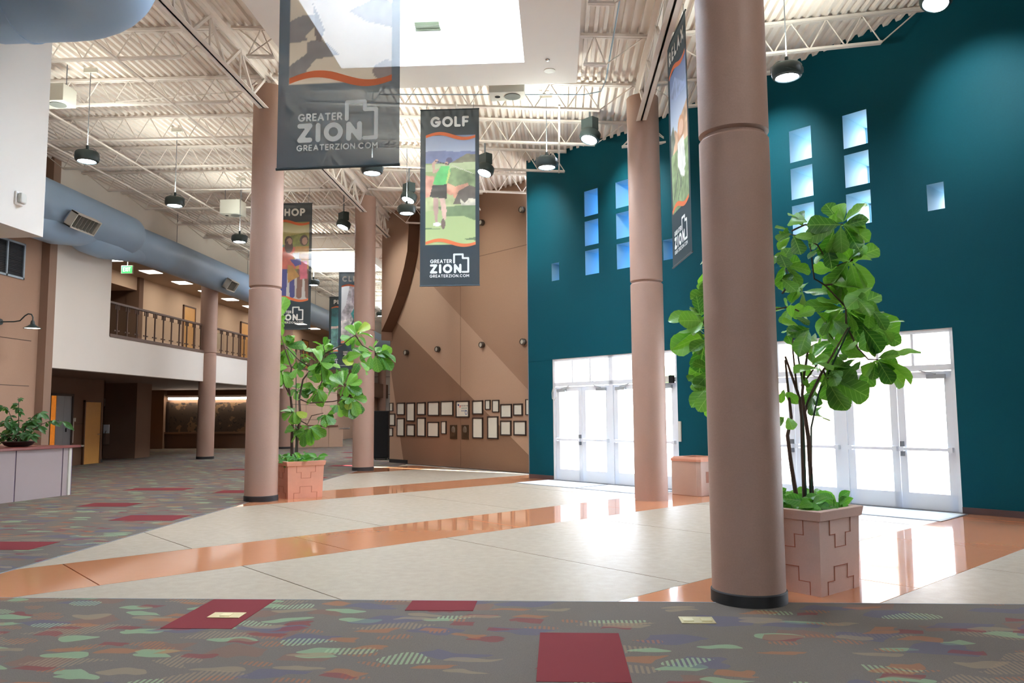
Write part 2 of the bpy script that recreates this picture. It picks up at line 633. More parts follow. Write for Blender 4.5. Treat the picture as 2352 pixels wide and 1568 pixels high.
def carpet_material():
    q = NT('patterned_carpet')
    co = q.coord()
    base = q.mix(q.noise(160, 2, co=co), lin(82, 74, 66), lin(126, 115, 103))
    big = q.noise(1.3, 2, co=co)
    base = q.mix(q.math('MULTIPLY', big, .35), base, lin(104, 100, 104))
    # flecks: stretched, warped cells switched on at random, some of them combed into fine stripes
    warp = q.n('TexNoise')
    warp.inputs['Scale'].default_value = 2.2
    q.l(co, warp.inputs['Vector'])
    wv = q.n('VectorMath', operation='MULTIPLY_ADD')
    q.l(warp.outputs['Color'], wv.inputs[0])
    wv.inputs[1].default_value = (.35, .35, 0)
    q.l(co, wv.inputs[2])
    specs = [((122, 92, 78), 0.15, 1.85, 3.54, 0.81, .34, 0, 5), ((140, 120, 100), .5, 1.54, 3.85, 0.79, .34, 1, 1), ((134, 160, 124), -.2, 1.77, 5.38, 0.81, .30, 0, 2),
             ((90, 88, 106), .35, 1.69, 3.85, 0.81, .36, 0, 3), ((150, 100, 72), -.4, 2.31, 5.77, 0.83, .28, 1, 4), ((146, 166, 130), .6, 1.85, 4.23, 0.83, .34, 1, 6),
             ((126, 56, 58), .2, 2.46, 6.15, 0.85, .28, 0, 7), ((140, 122, 100), .0, 1.85, 6.54, 0.83, .30, 0, 8), ((152, 100, 66), .3, 2.62, 6.92, 0.89, .3, 0, 9)]
    out = base
    for col, rot, sx, sy, thr, rad, comb, seed in specs:
        mp = q.n('Mapping')
        mp.inputs['Rotation'].default_value = (0, 0, rot)
        mp.inputs['Scale'].default_value = (sx, sy, 1)
        mp.inputs['Location'].default_value = (seed * 3.7, seed * 5.1, 0)
        q.l(wv.outputs[0], mp.inputs['Vector'])
        v = q.n('TexVoronoi', voronoi_dimensions='2D', distance='CHEBYCHEV' if seed % 2 else 'EUCLIDEAN')
        v.inputs['Scale'].default_value = 1.0
        v.inputs['Randomness'].default_value = .9
        q.l(mp.outputs[0], v.inputs['Vector'])
        sc_ = q.n('SeparateColor')
        q.l(v.outputs['Color'], sc_.inputs[0])
        on = q.math('GREATER_THAN', sc_.outputs[0], thr)
        near = q.math('LESS_THAN', v.outputs['Distance'], rad)
        mask = q.math('MULTIPLY', on, near)
        if comb:
            wv2 = q.n('TexWave', wave_type='BANDS', bands_direction='X')
            wv2.inputs['Scale'].default_value = 9
            wv2.inputs['Distortion'].default_value = .6
            q.l(co, wv2.inputs['Vector'])
            mask = q.math('MULTIPLY', mask, q.math('GREATER_THAN', wv2.outputs['Fac'], .45))
        soft = q.math('MULTIPLY', mask, .6)
        out = q.mix(soft, out, lin(*col))
    g = q.noise(420, 2, co=co)
    mul = q.n('MixRGB', blend_type='MULTIPLY')
    mul.inputs[0].default_value = 1
    q.l(out, mul.inputs[1])
    k = q.math('MULTIPLY_ADD', g, .5)
    k.node.inputs[2].default_value = .74
    q.l(k, mul.inputs[2])
    q.l(mul.outputs[0], q.b.inputs['Base Color'])
    q.b.inputs['Roughness'].default_value = .95
    q.b.inputs['Specular IOR Level'].default_value = .1
    bp = q.n('Bump')
    bp.inputs['Strength'].default_value = .3
    bp.inputs['Distance'].default_value = .004
    q.l(g, bp.inputs['Height'])
    q.l(bp.outputs[0], q.b.inputs['Normal'])
    return q.m


m_carpet = carpet_material()
m_tile = mat('burgundy_carpet', (120, 52, 55), .95, grain=.14, gscale=400, spec=.1)


def glass_material(name, tint=(1, 1, 1, 1), gloss=.8):
    q = NT(name)
    tr = q.n('BsdfTransparent')
    tr.inputs[0].default_value = tint
    gl = q.n('BsdfGlossy')
    gl.inputs['Roughness'].default_value = .03
    lw = q.n('LayerWeight')
    lw.inputs['Blend'].default_value = .12
    ms = q.n('MixShader')
    q.l(q.math('MULTIPLY', lw.outputs['Fresnel'], gloss), ms.inputs[0])
    q.l(tr.outputs[0], ms.inputs[1])
    q.l(gl.outputs[0], ms.inputs[2])
    q.l(ms.outputs[0], q.o.inputs['Surface'])
    return q.m


m_glass = glass_material('clear_glass', (.97, .98, 1, 1))
m_bluepane = glass_material('blue_tinted_glass', (.45, .72, 1.0, 1))

# ---------------------------------------------------------------- the floor
GAP = .014


def clip(poly, a, b, c):
    """keep the side a*x + b*y <= c"""
    out = []
    for i in range(len(poly)):
        p, q = poly[i], poly[(i + 1) % len(poly)]
        dp, dq = a * p[0] + b * p[1] - c, a * q[0] + b * q[1] - c
        if dp <= 0:
            out.append(p)
        if (dp < 0) != (dq < 0) and abs(dp - dq) > 1e-12:
            t = dp / (dp - dq)
            out.append((p[0] + (q[0] - p[0]) * t, p[1] + (q[1] - p[1]) * t))
    return out


CX, CY = -5.75, 6.88          # edges of the carpet
fl = MB()
fl.box(-20.5, 14.2, -10.2, 62, -.20, -.03)
floor = fl.build('floor', m_joint, kind='structure')
V = [-40, -29.2, -27.1, -21.62, -19.42, -13.9, -11.8, -6.42, -4.23, 1.2, 3.4, 9.0, 11.2, 20]
for i in range(len(V) - 1):
    v0, v1 = V[i], V[i + 1]
    stripe = i % 2 == 1
    start = (3.03 if stripe else 5.0) - 3.85 * 3
    cuts = [start + 3.85 * k for k in range(0, 11)]
    for w0, w1 in zip(cuts, cuts[1:]):
        g = GAP * R2
        poly = [((w0 + v0) / 2, (w0 - v0) / 2), ((w1 + v0) / 2, (w1 - v0) / 2), ((w1 + v1) / 2, (w1 - v1) / 2), ((w0 + v1) / 2, (w0 - v1) / 2)]
        g2 = g * .25
        for a, b, c in ((-1, -1, -(w0 + g * .5)), (1, 1, w1 - g * .5), (-1, 1, -(v0 + g2)), (1, -1, v1 - g2), (-1, 0, -CX), (0, -1, -CY), (1, 1, 20.25), (1, 0, 14.0)):
            if len(poly) >= 3:
                poly = clip(poly, a, b, c)
        if len(poly) < 3:
            continue
        area = abs(sum(p[0] * q[1] - q[0] * p[1] for p, q in zip(poly, poly[1:] + poly[:1]))) / 2
        if area < .01:
            continue
        if sum(p[0] * q[1] - q[0] * p[1] for p, q in zip(poly, poly[1:] + poly[:1])) < 0:
            poly = poly[::-1]
        MB().prism(poly, -.03, 0.0).build('floor_panel', m_stripe if stripe else m_terrazzo, floor)
for n_, (a, b, c, d) in enumerate(((-20.4, CX - .012, CY, 62), (-20.4, 14, -10, CY - .012), (CX - .012, -5.0, 24.5, 62))):
    MB().box(a, b, c, d, -.03, .005).build('carpet', m_carpet, floor)
# thin metal edging between carpet and terrazzo
MB().box(CX - .012, CX, CY, 26.4, -.03, .006).build('edge_strip', m_aludark, floor)
MB().box(CX - .012, 14, CY - .012, CY, -.03, .006).build('edge_strip', m_aludark, floor)
for a, b, c, d in ((-3.02, -2.47, 5.93, 6.86), (-1.27, -.71, 6.52, 6.86), (-.15, .42, 4.85, 5.90), (-6.94, -5.93, 11.9, 12.55), (-8.62, -7.69, 13.73, 14.31), (-9.45, -8.1, 16.7, 17.25),
                   (-7.2, -6.2, 16.1, 16.7), (-6.9, -5.95, 19.6, 20.2), (-8.3, -7.3, 20.4, 21.0), (-9.9, -8.9, 22.8, 23.4), (-7.4, -6.4, 9.3, 9.9), (-12.0, -11, 12.6, 13.2), (-7.2, -6.2, 24.4, 25.0), (-8.0, -7.0, 29.0, 29.6), (-9.2, -8.2, 33, 33.6)):
    MB().box(a, b, c, d, .0, .008).build('carpet_tile', m_tile, floor)
# entrance mats let into the floor in front of the doors
for k, (u0, u1) in enumerate(((-13.75, -11.85), (-11.80, -9.9), (-8.4, -6.5), (-6.4, -4.5))):
    t = thing('entrance_mat', ['pale entrance mat at the far doors, left half', 'pale entrance mat at the far doors, right half behind the round column',
                               'pale entrance mat at the near doors, half hidden by the planter', 'pale entrance mat at the near doors beside the teal wall'][k], 'mat',
              uvw((u0 + u1) / 2, 12.85, 0), -PI / 4, 'entrance mats inside the doors')
    h = (u1 - u0) / 2
    MB().box(-h, h, -.55, .55, .0, .008).build('border', m_aludark, t)
    MB().box(-h + .03, h - .03, -.52, .52, .004, .012).build('mat_pile', mat_pile if k else (mat_pile := mat('pale_mat', (206, 206, 204), .9, vary=.1, vscale=9, grain=.15)), t)

# ---------------------------------------------------------------- roof deck


def deck_z(x):
    pts = [(-21, 8.46), (-13.2, 8.42), (-5.64, 8.36), (1.68, 7.93), (6.3, 8.27), (12, 8.65)]
    for (x0, z0), (x1, z1) in zip(pts, pts[1:]):
        if x <= x1:
            return z0 + (z1 - z0) * (x - x0) / (x1 - x0)
    return pts[-1][1]


def deck_end(x):
    if x < -5.6:
        return 62.0
    return max(21.2 - x if x < -.85 else 0, 20.15 - x)


HOLES = [(a - .8, b + .9, c - .9, d + .9) if i == 0 else (a - .3, b + .3, c - .3, d + .3) for i, (a, b, c, d) in enumerate(SKYLIGHTS)]
dk = MB()
x = -20.5
while x < 14.2:
    prof = [(x, 0), (x + .058, 0), (x + .070, .066), (x + .140, .066), (x + .1524, 0)]
    spans = [(-10.0, deck_end(x))]
    for a, b, c, d in HOLES:
        if a < x + .076 < b:
            spans = [q for s_, e in spans for q in (((s_, min(e, c)), (max(s_, d), e)) if s_ < d and e > c else ((s_, e),)) if q[1] - q[0] > .05]
    for s_, e in spans:
        vs_ = [(px, y, deck_z(px) + pz) for y in (s_, e) for px, pz in prof]
        dk.add(vs_, [(k, k + 1, k + 6, k + 5) for k in range(4)])
        # a weathertight skin above the flutes
        dk.add([(x, s_, deck_z(x) + .09), (x + .1524, s_, deck_z(x + .1524) + .09), (x + .1524, e, deck_z(x + .1524) + .09), (x, e, deck_z(x) + .09)], [(0, 1, 2, 3)])
    x += .1524
ceiling = dk.build('ceiling', m_ceil, kind='structure')

# ---------------------------------------------------------------- skylight wells
m_skyglass = NT('translucent_skylight')
_tl = m_skyglass.n('BsdfTranslucent')
_tl.inputs[0].default_value = (.92, .95, .97, 1)
m_skyglass.l(_tl.outputs[0], m_skyglass.o.inputs['Surface'])
m_skyglass = m_skyglass.m


def well(k, x0, x1, y0, y1, bx0, bx1, by0, by1, zb):
    """white plaster box under a skylight: its underside has a rectangular opening, the shaft runs up to the glass"""
    m = MB()
    zt = max(deck_z(bx0), deck_z(bx1)) + .05
    e = .06
    ring = [(bx0, x0 - e, by0, by1), (x1 + e, bx1, by0, by1), (x0 - e, x1 + e, by0, y0 - e), (x0 - e, x1 + e, y1 + e, by1)]
    for a, b, c, d in ring:
        if b - a > .01 and d - c > .01:
            m.box(a, b, c, d, zb, zb + .03)
    for a, b, c, d in ((bx0, bx0 + .03, by0, by1), (bx1 - .03, bx1, by0, by1), (bx0 + .03, bx1 - .03, by0, by0 + .03), (bx0 + .03, bx1 - .03, by1 - .03, by1)):
        m.box(a, b, c, d, zb + .03, zt)
    ztop = 9.4
    for a, b, c, d in ((x0 - .06, x0, y0 - .06, y1 + .06), (x1, x1 + .06, y0 - .06, y1 + .06), (x0, x1, y0 - .06, y0), (x0, x1, y1, y1 + .06)):
        m.box(a, b, c, d, zb, ztop)
    for a, b, c, d in ring:
        if b - a > .08 and d - c > .08:
            m.box(a, b, c, d, zt + .02, zt + .06)
    o = m.build('ceiling_skylight_well', m_white, kind='structure')
    g = MB()
    n = 4
    for i in range(n):
        a = x0 + (x1 - x0) * i / n
        g = MB()
        g.box(a + .03, a + (x1 - x0) / n - .03, y0, y1, ztop - .02, ztop - .005)
        g.build('pane', m_skyglass, o)
    f = MB()
    for i in range(n + 1):
        a = x0 + (x1 - x0) * i / n
        f.box(a - .03, a + .03, y0 - .03, y1 + .03, ztop - .05, ztop + .02)
    f.build('glazing_frame', m_white, o)
    return o


for k, (a, b, c, d) in enumerate(SKYLIGHTS):
    if k == 0:
        well(k, a, b, c, d, a - .82, b + .92, c - .91, d + .91, 7.6)
    else:
        well(k, a, b, c, d, a - .35, b + .35, c - .35, d + .35, 7.75)

# ---------------------------------------------------------------- entrance wall (teal) with doors and punched windows
WS, WD = 19.1 / R2, 1.05                      # inner face and thickness
DOORS = [(-13.67, -9.97), (-8.31, -4.61), (-2.95, .75)]       # the third pair lies outside the frame on the right
DH = 2.92
WIN = []
for c in (-12.31, -11.33, -7.03, -6.0):
    for z0, z1 in ((6.26, 6.87), (5.55, 6.14), (4.85, 5.43)):
        WIN.append((c - .215, c + .215, z0, z1))
for c in (-13.53, -10.11, -8.25, -4.74):
    WIN.append((c - .13, c + .13, 4.86, 5.30))
U0, U1, ZT = -14.53, 6.6, 9.2
us = sorted({U0, U1, *[v for d in DOORS for v in d], *[v for w in WIN for v in w[:2]]})
zs = sorted({0.0, ZT, DH, *[v for w in WIN for v in w[2:]]})
wm = MB()


def is_open(u, z):
    return any(a < u < b and z < DH for a, b in DOORS) or any(a < u < b and c < z < d for a, b, c, d in WIN)


for a, b in zip(us, us[1:]):
    for c, d in zip(zs, zs[1:]):
        if not is_open((a + b) / 2, (c + d) / 2):
            wm.add([(a, WS, c), (b, WS, c), (b, WS, d), (a, WS, d)], [(0, 1, 2, 3)])
            wm.add([(a, WS + WD, c), (b, WS + WD, c), (b, WS + WD, d), (a, WS + WD, d)], [(3, 2, 1, 0)])
for a, b, c, d in [(u0_, u1_, 0, DH) for u0_, u1_ in DOORS] + WIN:
    p = [(a, c), (b, c), (b, d), (a, d)]
    for i in range(4):
        if c == 0 and i == 0:
            continue
        (ua, za), (ub, zb) = p[i], p[(i + 1) % 4]
        wm.add([(ua, WS, za), (ub, WS, zb), (ub, WS + WD, zb), (ua, WS + WD, za)], [(0, 1, 2, 3)], 2 if d == DH else 1)
wm.add([(U0, WS, 0), (U0, WS, ZT), (U0, WS + WD, ZT), (U0, WS + WD, 0)], [(0, 1, 2, 3)])
wm.add([(U1, WS, 0), (U1, WS, ZT), (U1, WS + WD, ZT), (U1, WS + WD, 0)], [(0, 1, 2, 3)])
wm.add([(U0, WS, ZT), (U1, WS, ZT), (U1, WS + WD, ZT), (U0, WS + WD, ZT)], [(0, 1, 2, 3)])
m_reveal = mat('pale_blue_reveal_paint', (146, 186, 202), .6)
wall_right = wm.build('wall_right', [m_teal, m_reveal, m_offwhite], rotz=-PI / 4, kind='structure')
WROT = -PI / 4

bb = MB()
segs = [(U0, DOORS[0][0]), (DOORS[0][1], DOORS[1][0]), (DOORS[1][1], DOORS[2][0]), (DOORS[2][1], U1)]
m_trimdark = mat('brown_baseboard', (84, 66, 66), .55)
for k, (a, b) in enumerate(segs):
    MB().box(a, b, WS - .012, WS, 0, .10).build(f'baseboard_right_{k + 1}', m_trimdark, rotz=WROT, kind='structure')
MB().box(U0 - .02, U0, WS - .01, WS + .5, 0, 9.0).build('trim_1', m_aludark, rotz=WROT, kind='structure')
MB().box(U0, DOORS[0][0], WS - .006, WS, 2.905, 2.92).build('trim_2', m_teal, rotz=WROT, kind='structure')

# windows in the deep reveals
for k, (a, b, c, d) in enumerate(WIN):
    s1 = WS + WD - .10
    fr = MB()
    for p, q, r, s_ in ((a, a + .03, c, d), (b - .03, b, c, d), (a, b, c, c + .03), (a, b, d - .03, d)):
        fr.box(p, q, s1, s1 + .06, r, s_)
    w = fr.build(f'window_{k + 1}', m_alu, rotz=WROT, kind='structure')
    MB().box(a + .03, b - .03, s1 + .02, s1 + .03, c + .03, d - .03).build('pane', m_bluepane if k < 6 or k in (12, 13) else m_glass, w)


def entrance(k, u0, u1):
    """aluminium storefront: two pairs of glazed door leaves under a row of transom lights"""
    t = MB()
    s0, s1 = WS + .02, WS + .14
    t.box(u0, u0 + .06, s0, s1, 0, DH)
    t.box(u1 - .06, u1, s0, s1, 0, DH)
    t.box(u0, u1, s0, s1, DH - .06, DH)
    t.box(u0, u1, s0, s1, 2.25, 2.345)
    uc = (u0 + u1) / 2
    t.box(uc - .06, uc + .06, s0, s1, 0, DH)
    d = t.build(f'door_{k}', m_alu, rotz=WROT, kind='structure')
    d['label'] = ['far entrance of two pairs of glazed aluminium doors behind the round column', 'near entrance of two pairs of glazed aluminium doors behind the tall planter', 'entrance doors beyond the right edge of the picture'][k - 1]
    for h, (a, b) in enumerate(((u0 + .06, uc - .06), (uc + .06, u1 - .06))):
        w = (b - a) / 3
        for i in range(3):
            MB().box(a + i * w + .02, a + (i + 1) * w - .02, s0 + .05, s0 + .06, 2.36, DH - .075).build('transom_pane', m_glass, d)
            if i:
                MB().box(a + i * w - .022, a + i * w + .022, s0 + .01, s1 - .02, 2.345, DH - .06).build('mullion', m_alu, d)
        mid = (a + b) / 2
        for i, (p, q) in enumerate(((a + .006, mid - .004), (mid + .004, b - .006))):
            lf = MB()
            sl, sr, z0, z1 = s0 + .02, s0 + .065, .012, 2.235
            st = .115
            lf.box(p, p + st, sl, sr, z0, z1)
            lf.box(q - st, q, sl, sr, z0, z1)
            lf.box(p, q, sl, sr, z0, .27)
            lf.box(p, q, sl, sr, 2.13, z1)
            leaf = lf.build('door_leaf', m_alu, d, bevel=.004)
            MB().box(p + st - .005, q - st + .005, sl + .018, sl + .026, .265, 2.135).build('glass', m_glass, leaf)
            pb = MB()
            pb.box(p + .03, q - .03, sl - .075, sl - .03, .955, 1.0)
            pb.box(p + .02, p + .09, sl - .08, sl, .94, 1.015)
            pb.box(q - .09, q - .02, sl - .08, sl, .94, 1.015)
            pb.build('push_bar', m_chrome if False else m_alu, leaf)
            if i == h:
                hd = MB()
                hx = (q - .05) if i == 0 else (p + .05)
                hd.box(hx - .025, hx + .025, sl - .05, sl, .86, 1.10)
                hd.build('lock_case', m_aludark, leaf)
            cl = MB()
            cx_ = p + .22 if i == 0 else q - .22
            cl.box(cx_ - .14, cx_ + .14, sl - .06, sl, 2.115, 2.185)
            cl.bar((cx_, sl - .05, 2.19), (cx_ + (.25 if i == 0 else -.25), sl - .02, 2.25), .025, .015)
            cl.build('door_closer', mat_closer, leaf)
    MB().box(u0, u1, s0 - .05, s1 + .1, 0, .012).build('threshold', m_aludark, d)
    return d


mat_closer = mat('grey_closer', (168, 172, 176), .4, metal=.3)
for k, (a, b) in enumerate(DOORS):
    entrance(k + 1, a, b)

# ---------------------------------------------------------------- brown feature wall
BS = 20.7 / R2
f = MB()
zt = 9.0
f.box(-22.68, -15.2, BS, BS + .5, 0, zt)
wall_back = f.build('wall_back', m_feature, rotz=WROT, kind='structure')
for uj in (-18.785,):
    MB().box(uj - .006, uj + .006, BS - .004, BS, 0, 8.3).build('panel_joint', m_darkwall, wall_back)
MB().box(-18.0, -15.2, BS - .003, BS, 6.28, 6.30).build('panel_joint', m_darkwall, wall_back)
# raised plaster shield with a curved right edge on the left end of that wall
curve = [(-21.02, 8.6), (-20.98, 7.7), (-21.06, 6.9), (-21.24, 6.4), (-21.47, 5.92), (-21.70, 5.52), (-21.93, 5.18), (-22.22, 4.80), (-22.58, 4.40), (-22.60, 4.1)]
sh = MB()
sh.plate([(-22.58, 4.1), (-22.58, 8.6)] + curve[:-1], BS - .42, BS + .1)
sh.build('curved_panel', [m_brownwall], wall_back)
tr = MB()  # side face of the curved panel, its shade painted in as dark brown
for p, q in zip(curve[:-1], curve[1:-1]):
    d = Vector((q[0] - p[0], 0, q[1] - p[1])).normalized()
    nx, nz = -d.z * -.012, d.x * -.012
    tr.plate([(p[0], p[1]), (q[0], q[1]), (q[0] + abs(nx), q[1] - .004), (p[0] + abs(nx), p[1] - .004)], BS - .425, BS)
tr.build('curved_edge_shade', mat('edge_shade_brown', (92, 60, 40), .7), wall_back)
MB().box(-22.68, -21.6, BS - .012, BS, 0, .12).build('baseboard_back', m_base, rotz=WROT, kind='structure')

# ---------------------------------------------------------------- left side: lower brown wall, hanging white bulkhead, mezzanine
LX = -13.42
w = MB()
w.box(LX - .3, LX, -10, 19.45, 0, 8.7)
wall_left = w.build('wall_left', m_brownwall, kind='structure')
for z in (1.17, 2.39, 3.54):
    MB().box(LX - .002, LX + .003, -4, 19.2, z - .008, z + .008).build('panel_joint', m_joint, wall_left)
MB().box(-13.5, -13.2, 19.45, 19.75, 0, 8.7).build('trim_3', mat('brown_pilaster', (146, 118, 100), .8), kind='structure')
# bulkhead
MB().box(-13.4, -7.0, -4.0, 10.15, 4.05, 8.2).build('ceiling_bulkhead', m_offwhite, kind='structure')
# white mezzanine front: solid panel, band below the railing, clerestory wall above the opening
MX = -13.2
MB().box(MX - .25, MX, 19.75, 22.3, 2.89, 8.7).build('wall_left_upper', m_offwhite, kind='structure')
MB().box(MX - .25, MX, 22.3, 37.8, 2.89, 3.97).build('wall_left_band', m_offwhite, kind='structure')
MB().box(MX - .25, MX, 22.3, 62, 6.75, 8.7).build('wall_left_clerestory', m_offwhite, kind='structure')
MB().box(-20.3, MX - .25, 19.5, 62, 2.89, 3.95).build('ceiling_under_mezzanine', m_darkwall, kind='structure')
MB().box(-20.3, MX - .25, 19.5, 62, 6.9, 7.0).build('ceiling_corridor', mat('corridor_ceiling', (178, 160, 140), .8), kind='structure')
# corridor back wall (upper floor) and the darker recess at its near end
MB().box(-16.3, -16.0, 29.05, 62, 3.95, 6.9).build('wall_corridor', m_corr, kind='structure')
MB().box(-16.4, -15.9, 28.75, 29.05, 3.95, 6.9).build('trim_4', m_darkwall, kind='structure')
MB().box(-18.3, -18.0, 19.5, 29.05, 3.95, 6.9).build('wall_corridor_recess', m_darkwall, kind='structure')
MB().box(-18.0, -16.0, 28.8, 29.05, 3.95, 6.9).build('wall_corridor_end', m_darkwall, kind='structure')
MB().box(-18.0, -16.0, 19.5, 28.75, 6.40, 6.9).build('ceiling_recess', m_corr, kind='structure')
# under the mezzanine
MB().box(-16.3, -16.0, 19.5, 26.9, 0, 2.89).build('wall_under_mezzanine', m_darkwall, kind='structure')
MB().box(-16.0, -15.988, 19.5, 23.9, 0, .12).build('baseboard_left', m_base, kind='structure')
MB().box(-16.0, -15.988, 26.68, 26.9, 0, .12).build('baseboard_left_2', m_base, kind='structure')
MB().box(-16.003, -15.997, 19.5, 26.9, 1.36, 1.375).build('trim_5', m_joint, kind='structure')
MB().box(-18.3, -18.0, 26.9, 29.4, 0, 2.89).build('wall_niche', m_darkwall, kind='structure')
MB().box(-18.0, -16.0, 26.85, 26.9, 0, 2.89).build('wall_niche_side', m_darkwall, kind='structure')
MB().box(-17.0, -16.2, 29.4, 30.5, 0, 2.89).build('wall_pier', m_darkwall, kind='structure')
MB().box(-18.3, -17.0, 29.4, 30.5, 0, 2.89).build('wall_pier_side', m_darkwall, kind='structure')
MB().box(-20.6, -20.3, 19, 62, 0, 8.6).build('wall_left_outer', m_tan, kind='structure')
MB().box(-20.3, -13.45, 38.2, 38.5, 0, 2.89).build('wall_mural', m_darkwall, kind='structure')
MB().box(-20.3, -19.5, 37.9, 38.2, 0, 2.89).build('wall_mural_return', m_darkwall, kind='structure')
# tan wall past the mural, running away along the hall
tw_ = MB()
tw_.box(-13.5, -13.2, 37.8, 46.4, 0, 3.97)
wt = tw_.build('wall_left_far', m_tan, kind='structure')
for z in (1.36, 2.15, 2.9):
    MB().box(-13.203, -13.197, 37.8, 46.4, z - .01, z + .01).build('panel_joint', m_joint, wt)
for y in (40.6, 43.4):
    MB().box(-13.203, -13.197, y - .01, y + .01, 0, 3.97).build('panel_joint', m_joint, wt)
MB().box(-14.6, -14.3, 46.4, 62, 0, 3.97).build('wall_left_farther', m_tan, kind='structure')
MB().box(-14.6, -13.5, 46.4, 46.6, 0, 3.97).build('wall_left_step', m_tan, kind='structure')
wf = MB()
wf.box(-20.6, -4.8, 61.7, 62, 0, 8.8)
wfar = wf.build('wall_far', m_offwhite, kind='structure')
for z in (3.2, 4.6, 6.0):
    MB().box(-20, -5, 61.69, 61.70, z - .015, z + .015).build('panel_joint', m_joint, wfar)
MB().box(-14.0, -13.05, 61.60, 61.70, 2.2, 2.75).build('window_40', m_glass, kind='structure')
MB().box(-5.3, -5.0, 26.75, 62, 0, 8.8).build('wall_far_right', m_tan, kind='structure')
# the parts of the hall behind the camera, which only close the room
MB().box(-20.6, 14.3, -10.3, -10, 0, 9).build('wall_front', m_offwhite, kind='structure')
MB().box(14, 14.3, -10, 5.6, 0, 9).build('wall_near_right', m_offwhite, kind='structure')
MB().box(-20.6, -20.3, -10, 19, 0, 9).build('wall_left_near', m_tan, kind='structure')

# ---------------------------------------------------------------- outside the doors
g = MB()
g.box(-40, 60, -40, 60, -.25, -.21)
ground = MB()
ground.prism([(uvw(-60, WS + WD, 0).x, uvw(-60, WS + WD, 0).y), (uvw(40, WS + WD, 0).x, uvw(40, WS + WD, 0).y), (uvw(40, 70, 0).x, uvw(40, 70, 0).y), (uvw(-60, 70, 0).x, uvw(-60, 70, 0).y)], -.2, -.02)
ground.build('ground_forecourt', mat('pale_concrete_paving', (206, 200, 190), .9, vary=.05, vscale=.5), kind='structure')
MB().box(-15.9, -9.6, WS + 11, WS + 13, -.02, 5.5).build('wall_outside', m_tan, rotz=WROT, kind='structure')
# ---------------------------------------------------------------- columns
RC = .305


def column(x, y, top, label, base=True, r=RC, joint=4.05, n=40, mats=None):
    t = thing('round_column', label, 'column', (x, y, 0))
    z0 = .105 if base else 0.0
    if base:
        MB().lathe([(r + .012, 0), (r + .012, .095), (r + .004, .105), (0, .105)], n).build('base_band', m_base, t, smooth=True)
    if joint:
        MB().lathe([(r, z0), (r, joint - .035), (r - .012, joint - .02), (r - .03, joint - .012), (0, joint - .012)], n).build('lower_shaft', m_col, t, smooth=True)
        MB().lathe([(r - .03, joint - .012), (r - .03, joint + .012), (r - .012, joint + .02), (r, joint + .035), (r, top), (0, top)], n).build('upper_shaft', m_col, t, smooth=True)
    else:
        MB().lathe([(r, z0), (r, top), (0, top)], n).build('shaft', m_col, t, smooth=True)
    return t


column(1.61, 6.97, 7.66, 'thick round tan column nearest the camera, in front of the tall planter', n=56)
column(-5.64, 14.76, 8.06, 'round tan column beside the left potted tree, black band at its foot')
column(1.71, 14.84, 7.66, 'round tan column in front of the far glass doors, no dark band at its foot', base=False)
column(-5.66, 22.66, 8.06, 'round tan column next to the black covered box, beyond the left potted tree')
column(-13.18, 28.83, 6.9, 'round tan column carrying the mezzanine, rising past the balcony railing', joint=3.95)
column(-13.2, 37.4, 6.9, 'far round tan column at the end of the mezzanine band behind the left tree', joint=3.95)
column(-13.6, 60.2, 6.5, 'farthest thin round column against the end wall of the hall', joint=5.2, r=.3)

# ---------------------------------------------------------------- steel girders over the columns


def girder(x, y0, y1, zb, zt, label):
    t = thing('roof_girder', label, 'girder', (x, (y0 + y1) / 2, zb))
    for nm, z, ext in (('top_chord', zt, 0.0), ('bottom_chord', zb, -.22)):
        c = MB()
        for sx in (-.049, .049):
            c.box(x + sx - .045, x + sx + .045, y0 - ext, y1 + ext, z, z + .014)
            c.box(x + sx - (.045 if sx > 0 else -.031), x + sx - (.031 if sx > 0 else -.045), y0 - ext, y1 + ext, z, z + (.09 if z == zb else -.09))
        c.build(nm, m_steel, t, world=True)
    n = max(2, int(round((y1 - y0) / 1.3)))
    st = (y1 - y0 - .5) / n
    for i in range(n):
        a = y0 + .25 + i * st
        for k, (p, q) in enumerate(((a, a + st / 2), (a + st, a + st / 2))):
            w = MB()
            w.bar((x, p, zt - .05), (x, q, zb + .05), .05, .05)
            w.build('web_strut', m_steel, t, world=True)
        if i:
            w = MB()
            w.bar((x, a + .02, zb + .03), (x, a + .02, zt - .02), .03, .03)
            w.build('web_post', m_steel, t, world=True)
    return t


girder(-5.64, 6.9, 14.76, 7.55, 8.22, 'white steel roof girder running to the top of the column by the left tree')
girder(-5.64, 14.8, 22.66, 7.55, 8.22, 'white steel roof girder between the two left columns')
girder(-5.64, 22.7, 26.3, 7.55, 8.22, 'white steel roof girder meeting the brown feature wall')
girder(1.65, 7.0, 14.84, 7.12, 7.80, 'white steel roof girder above the banner reading RELAX')

# ---------------------------------------------------------------- open-web joists


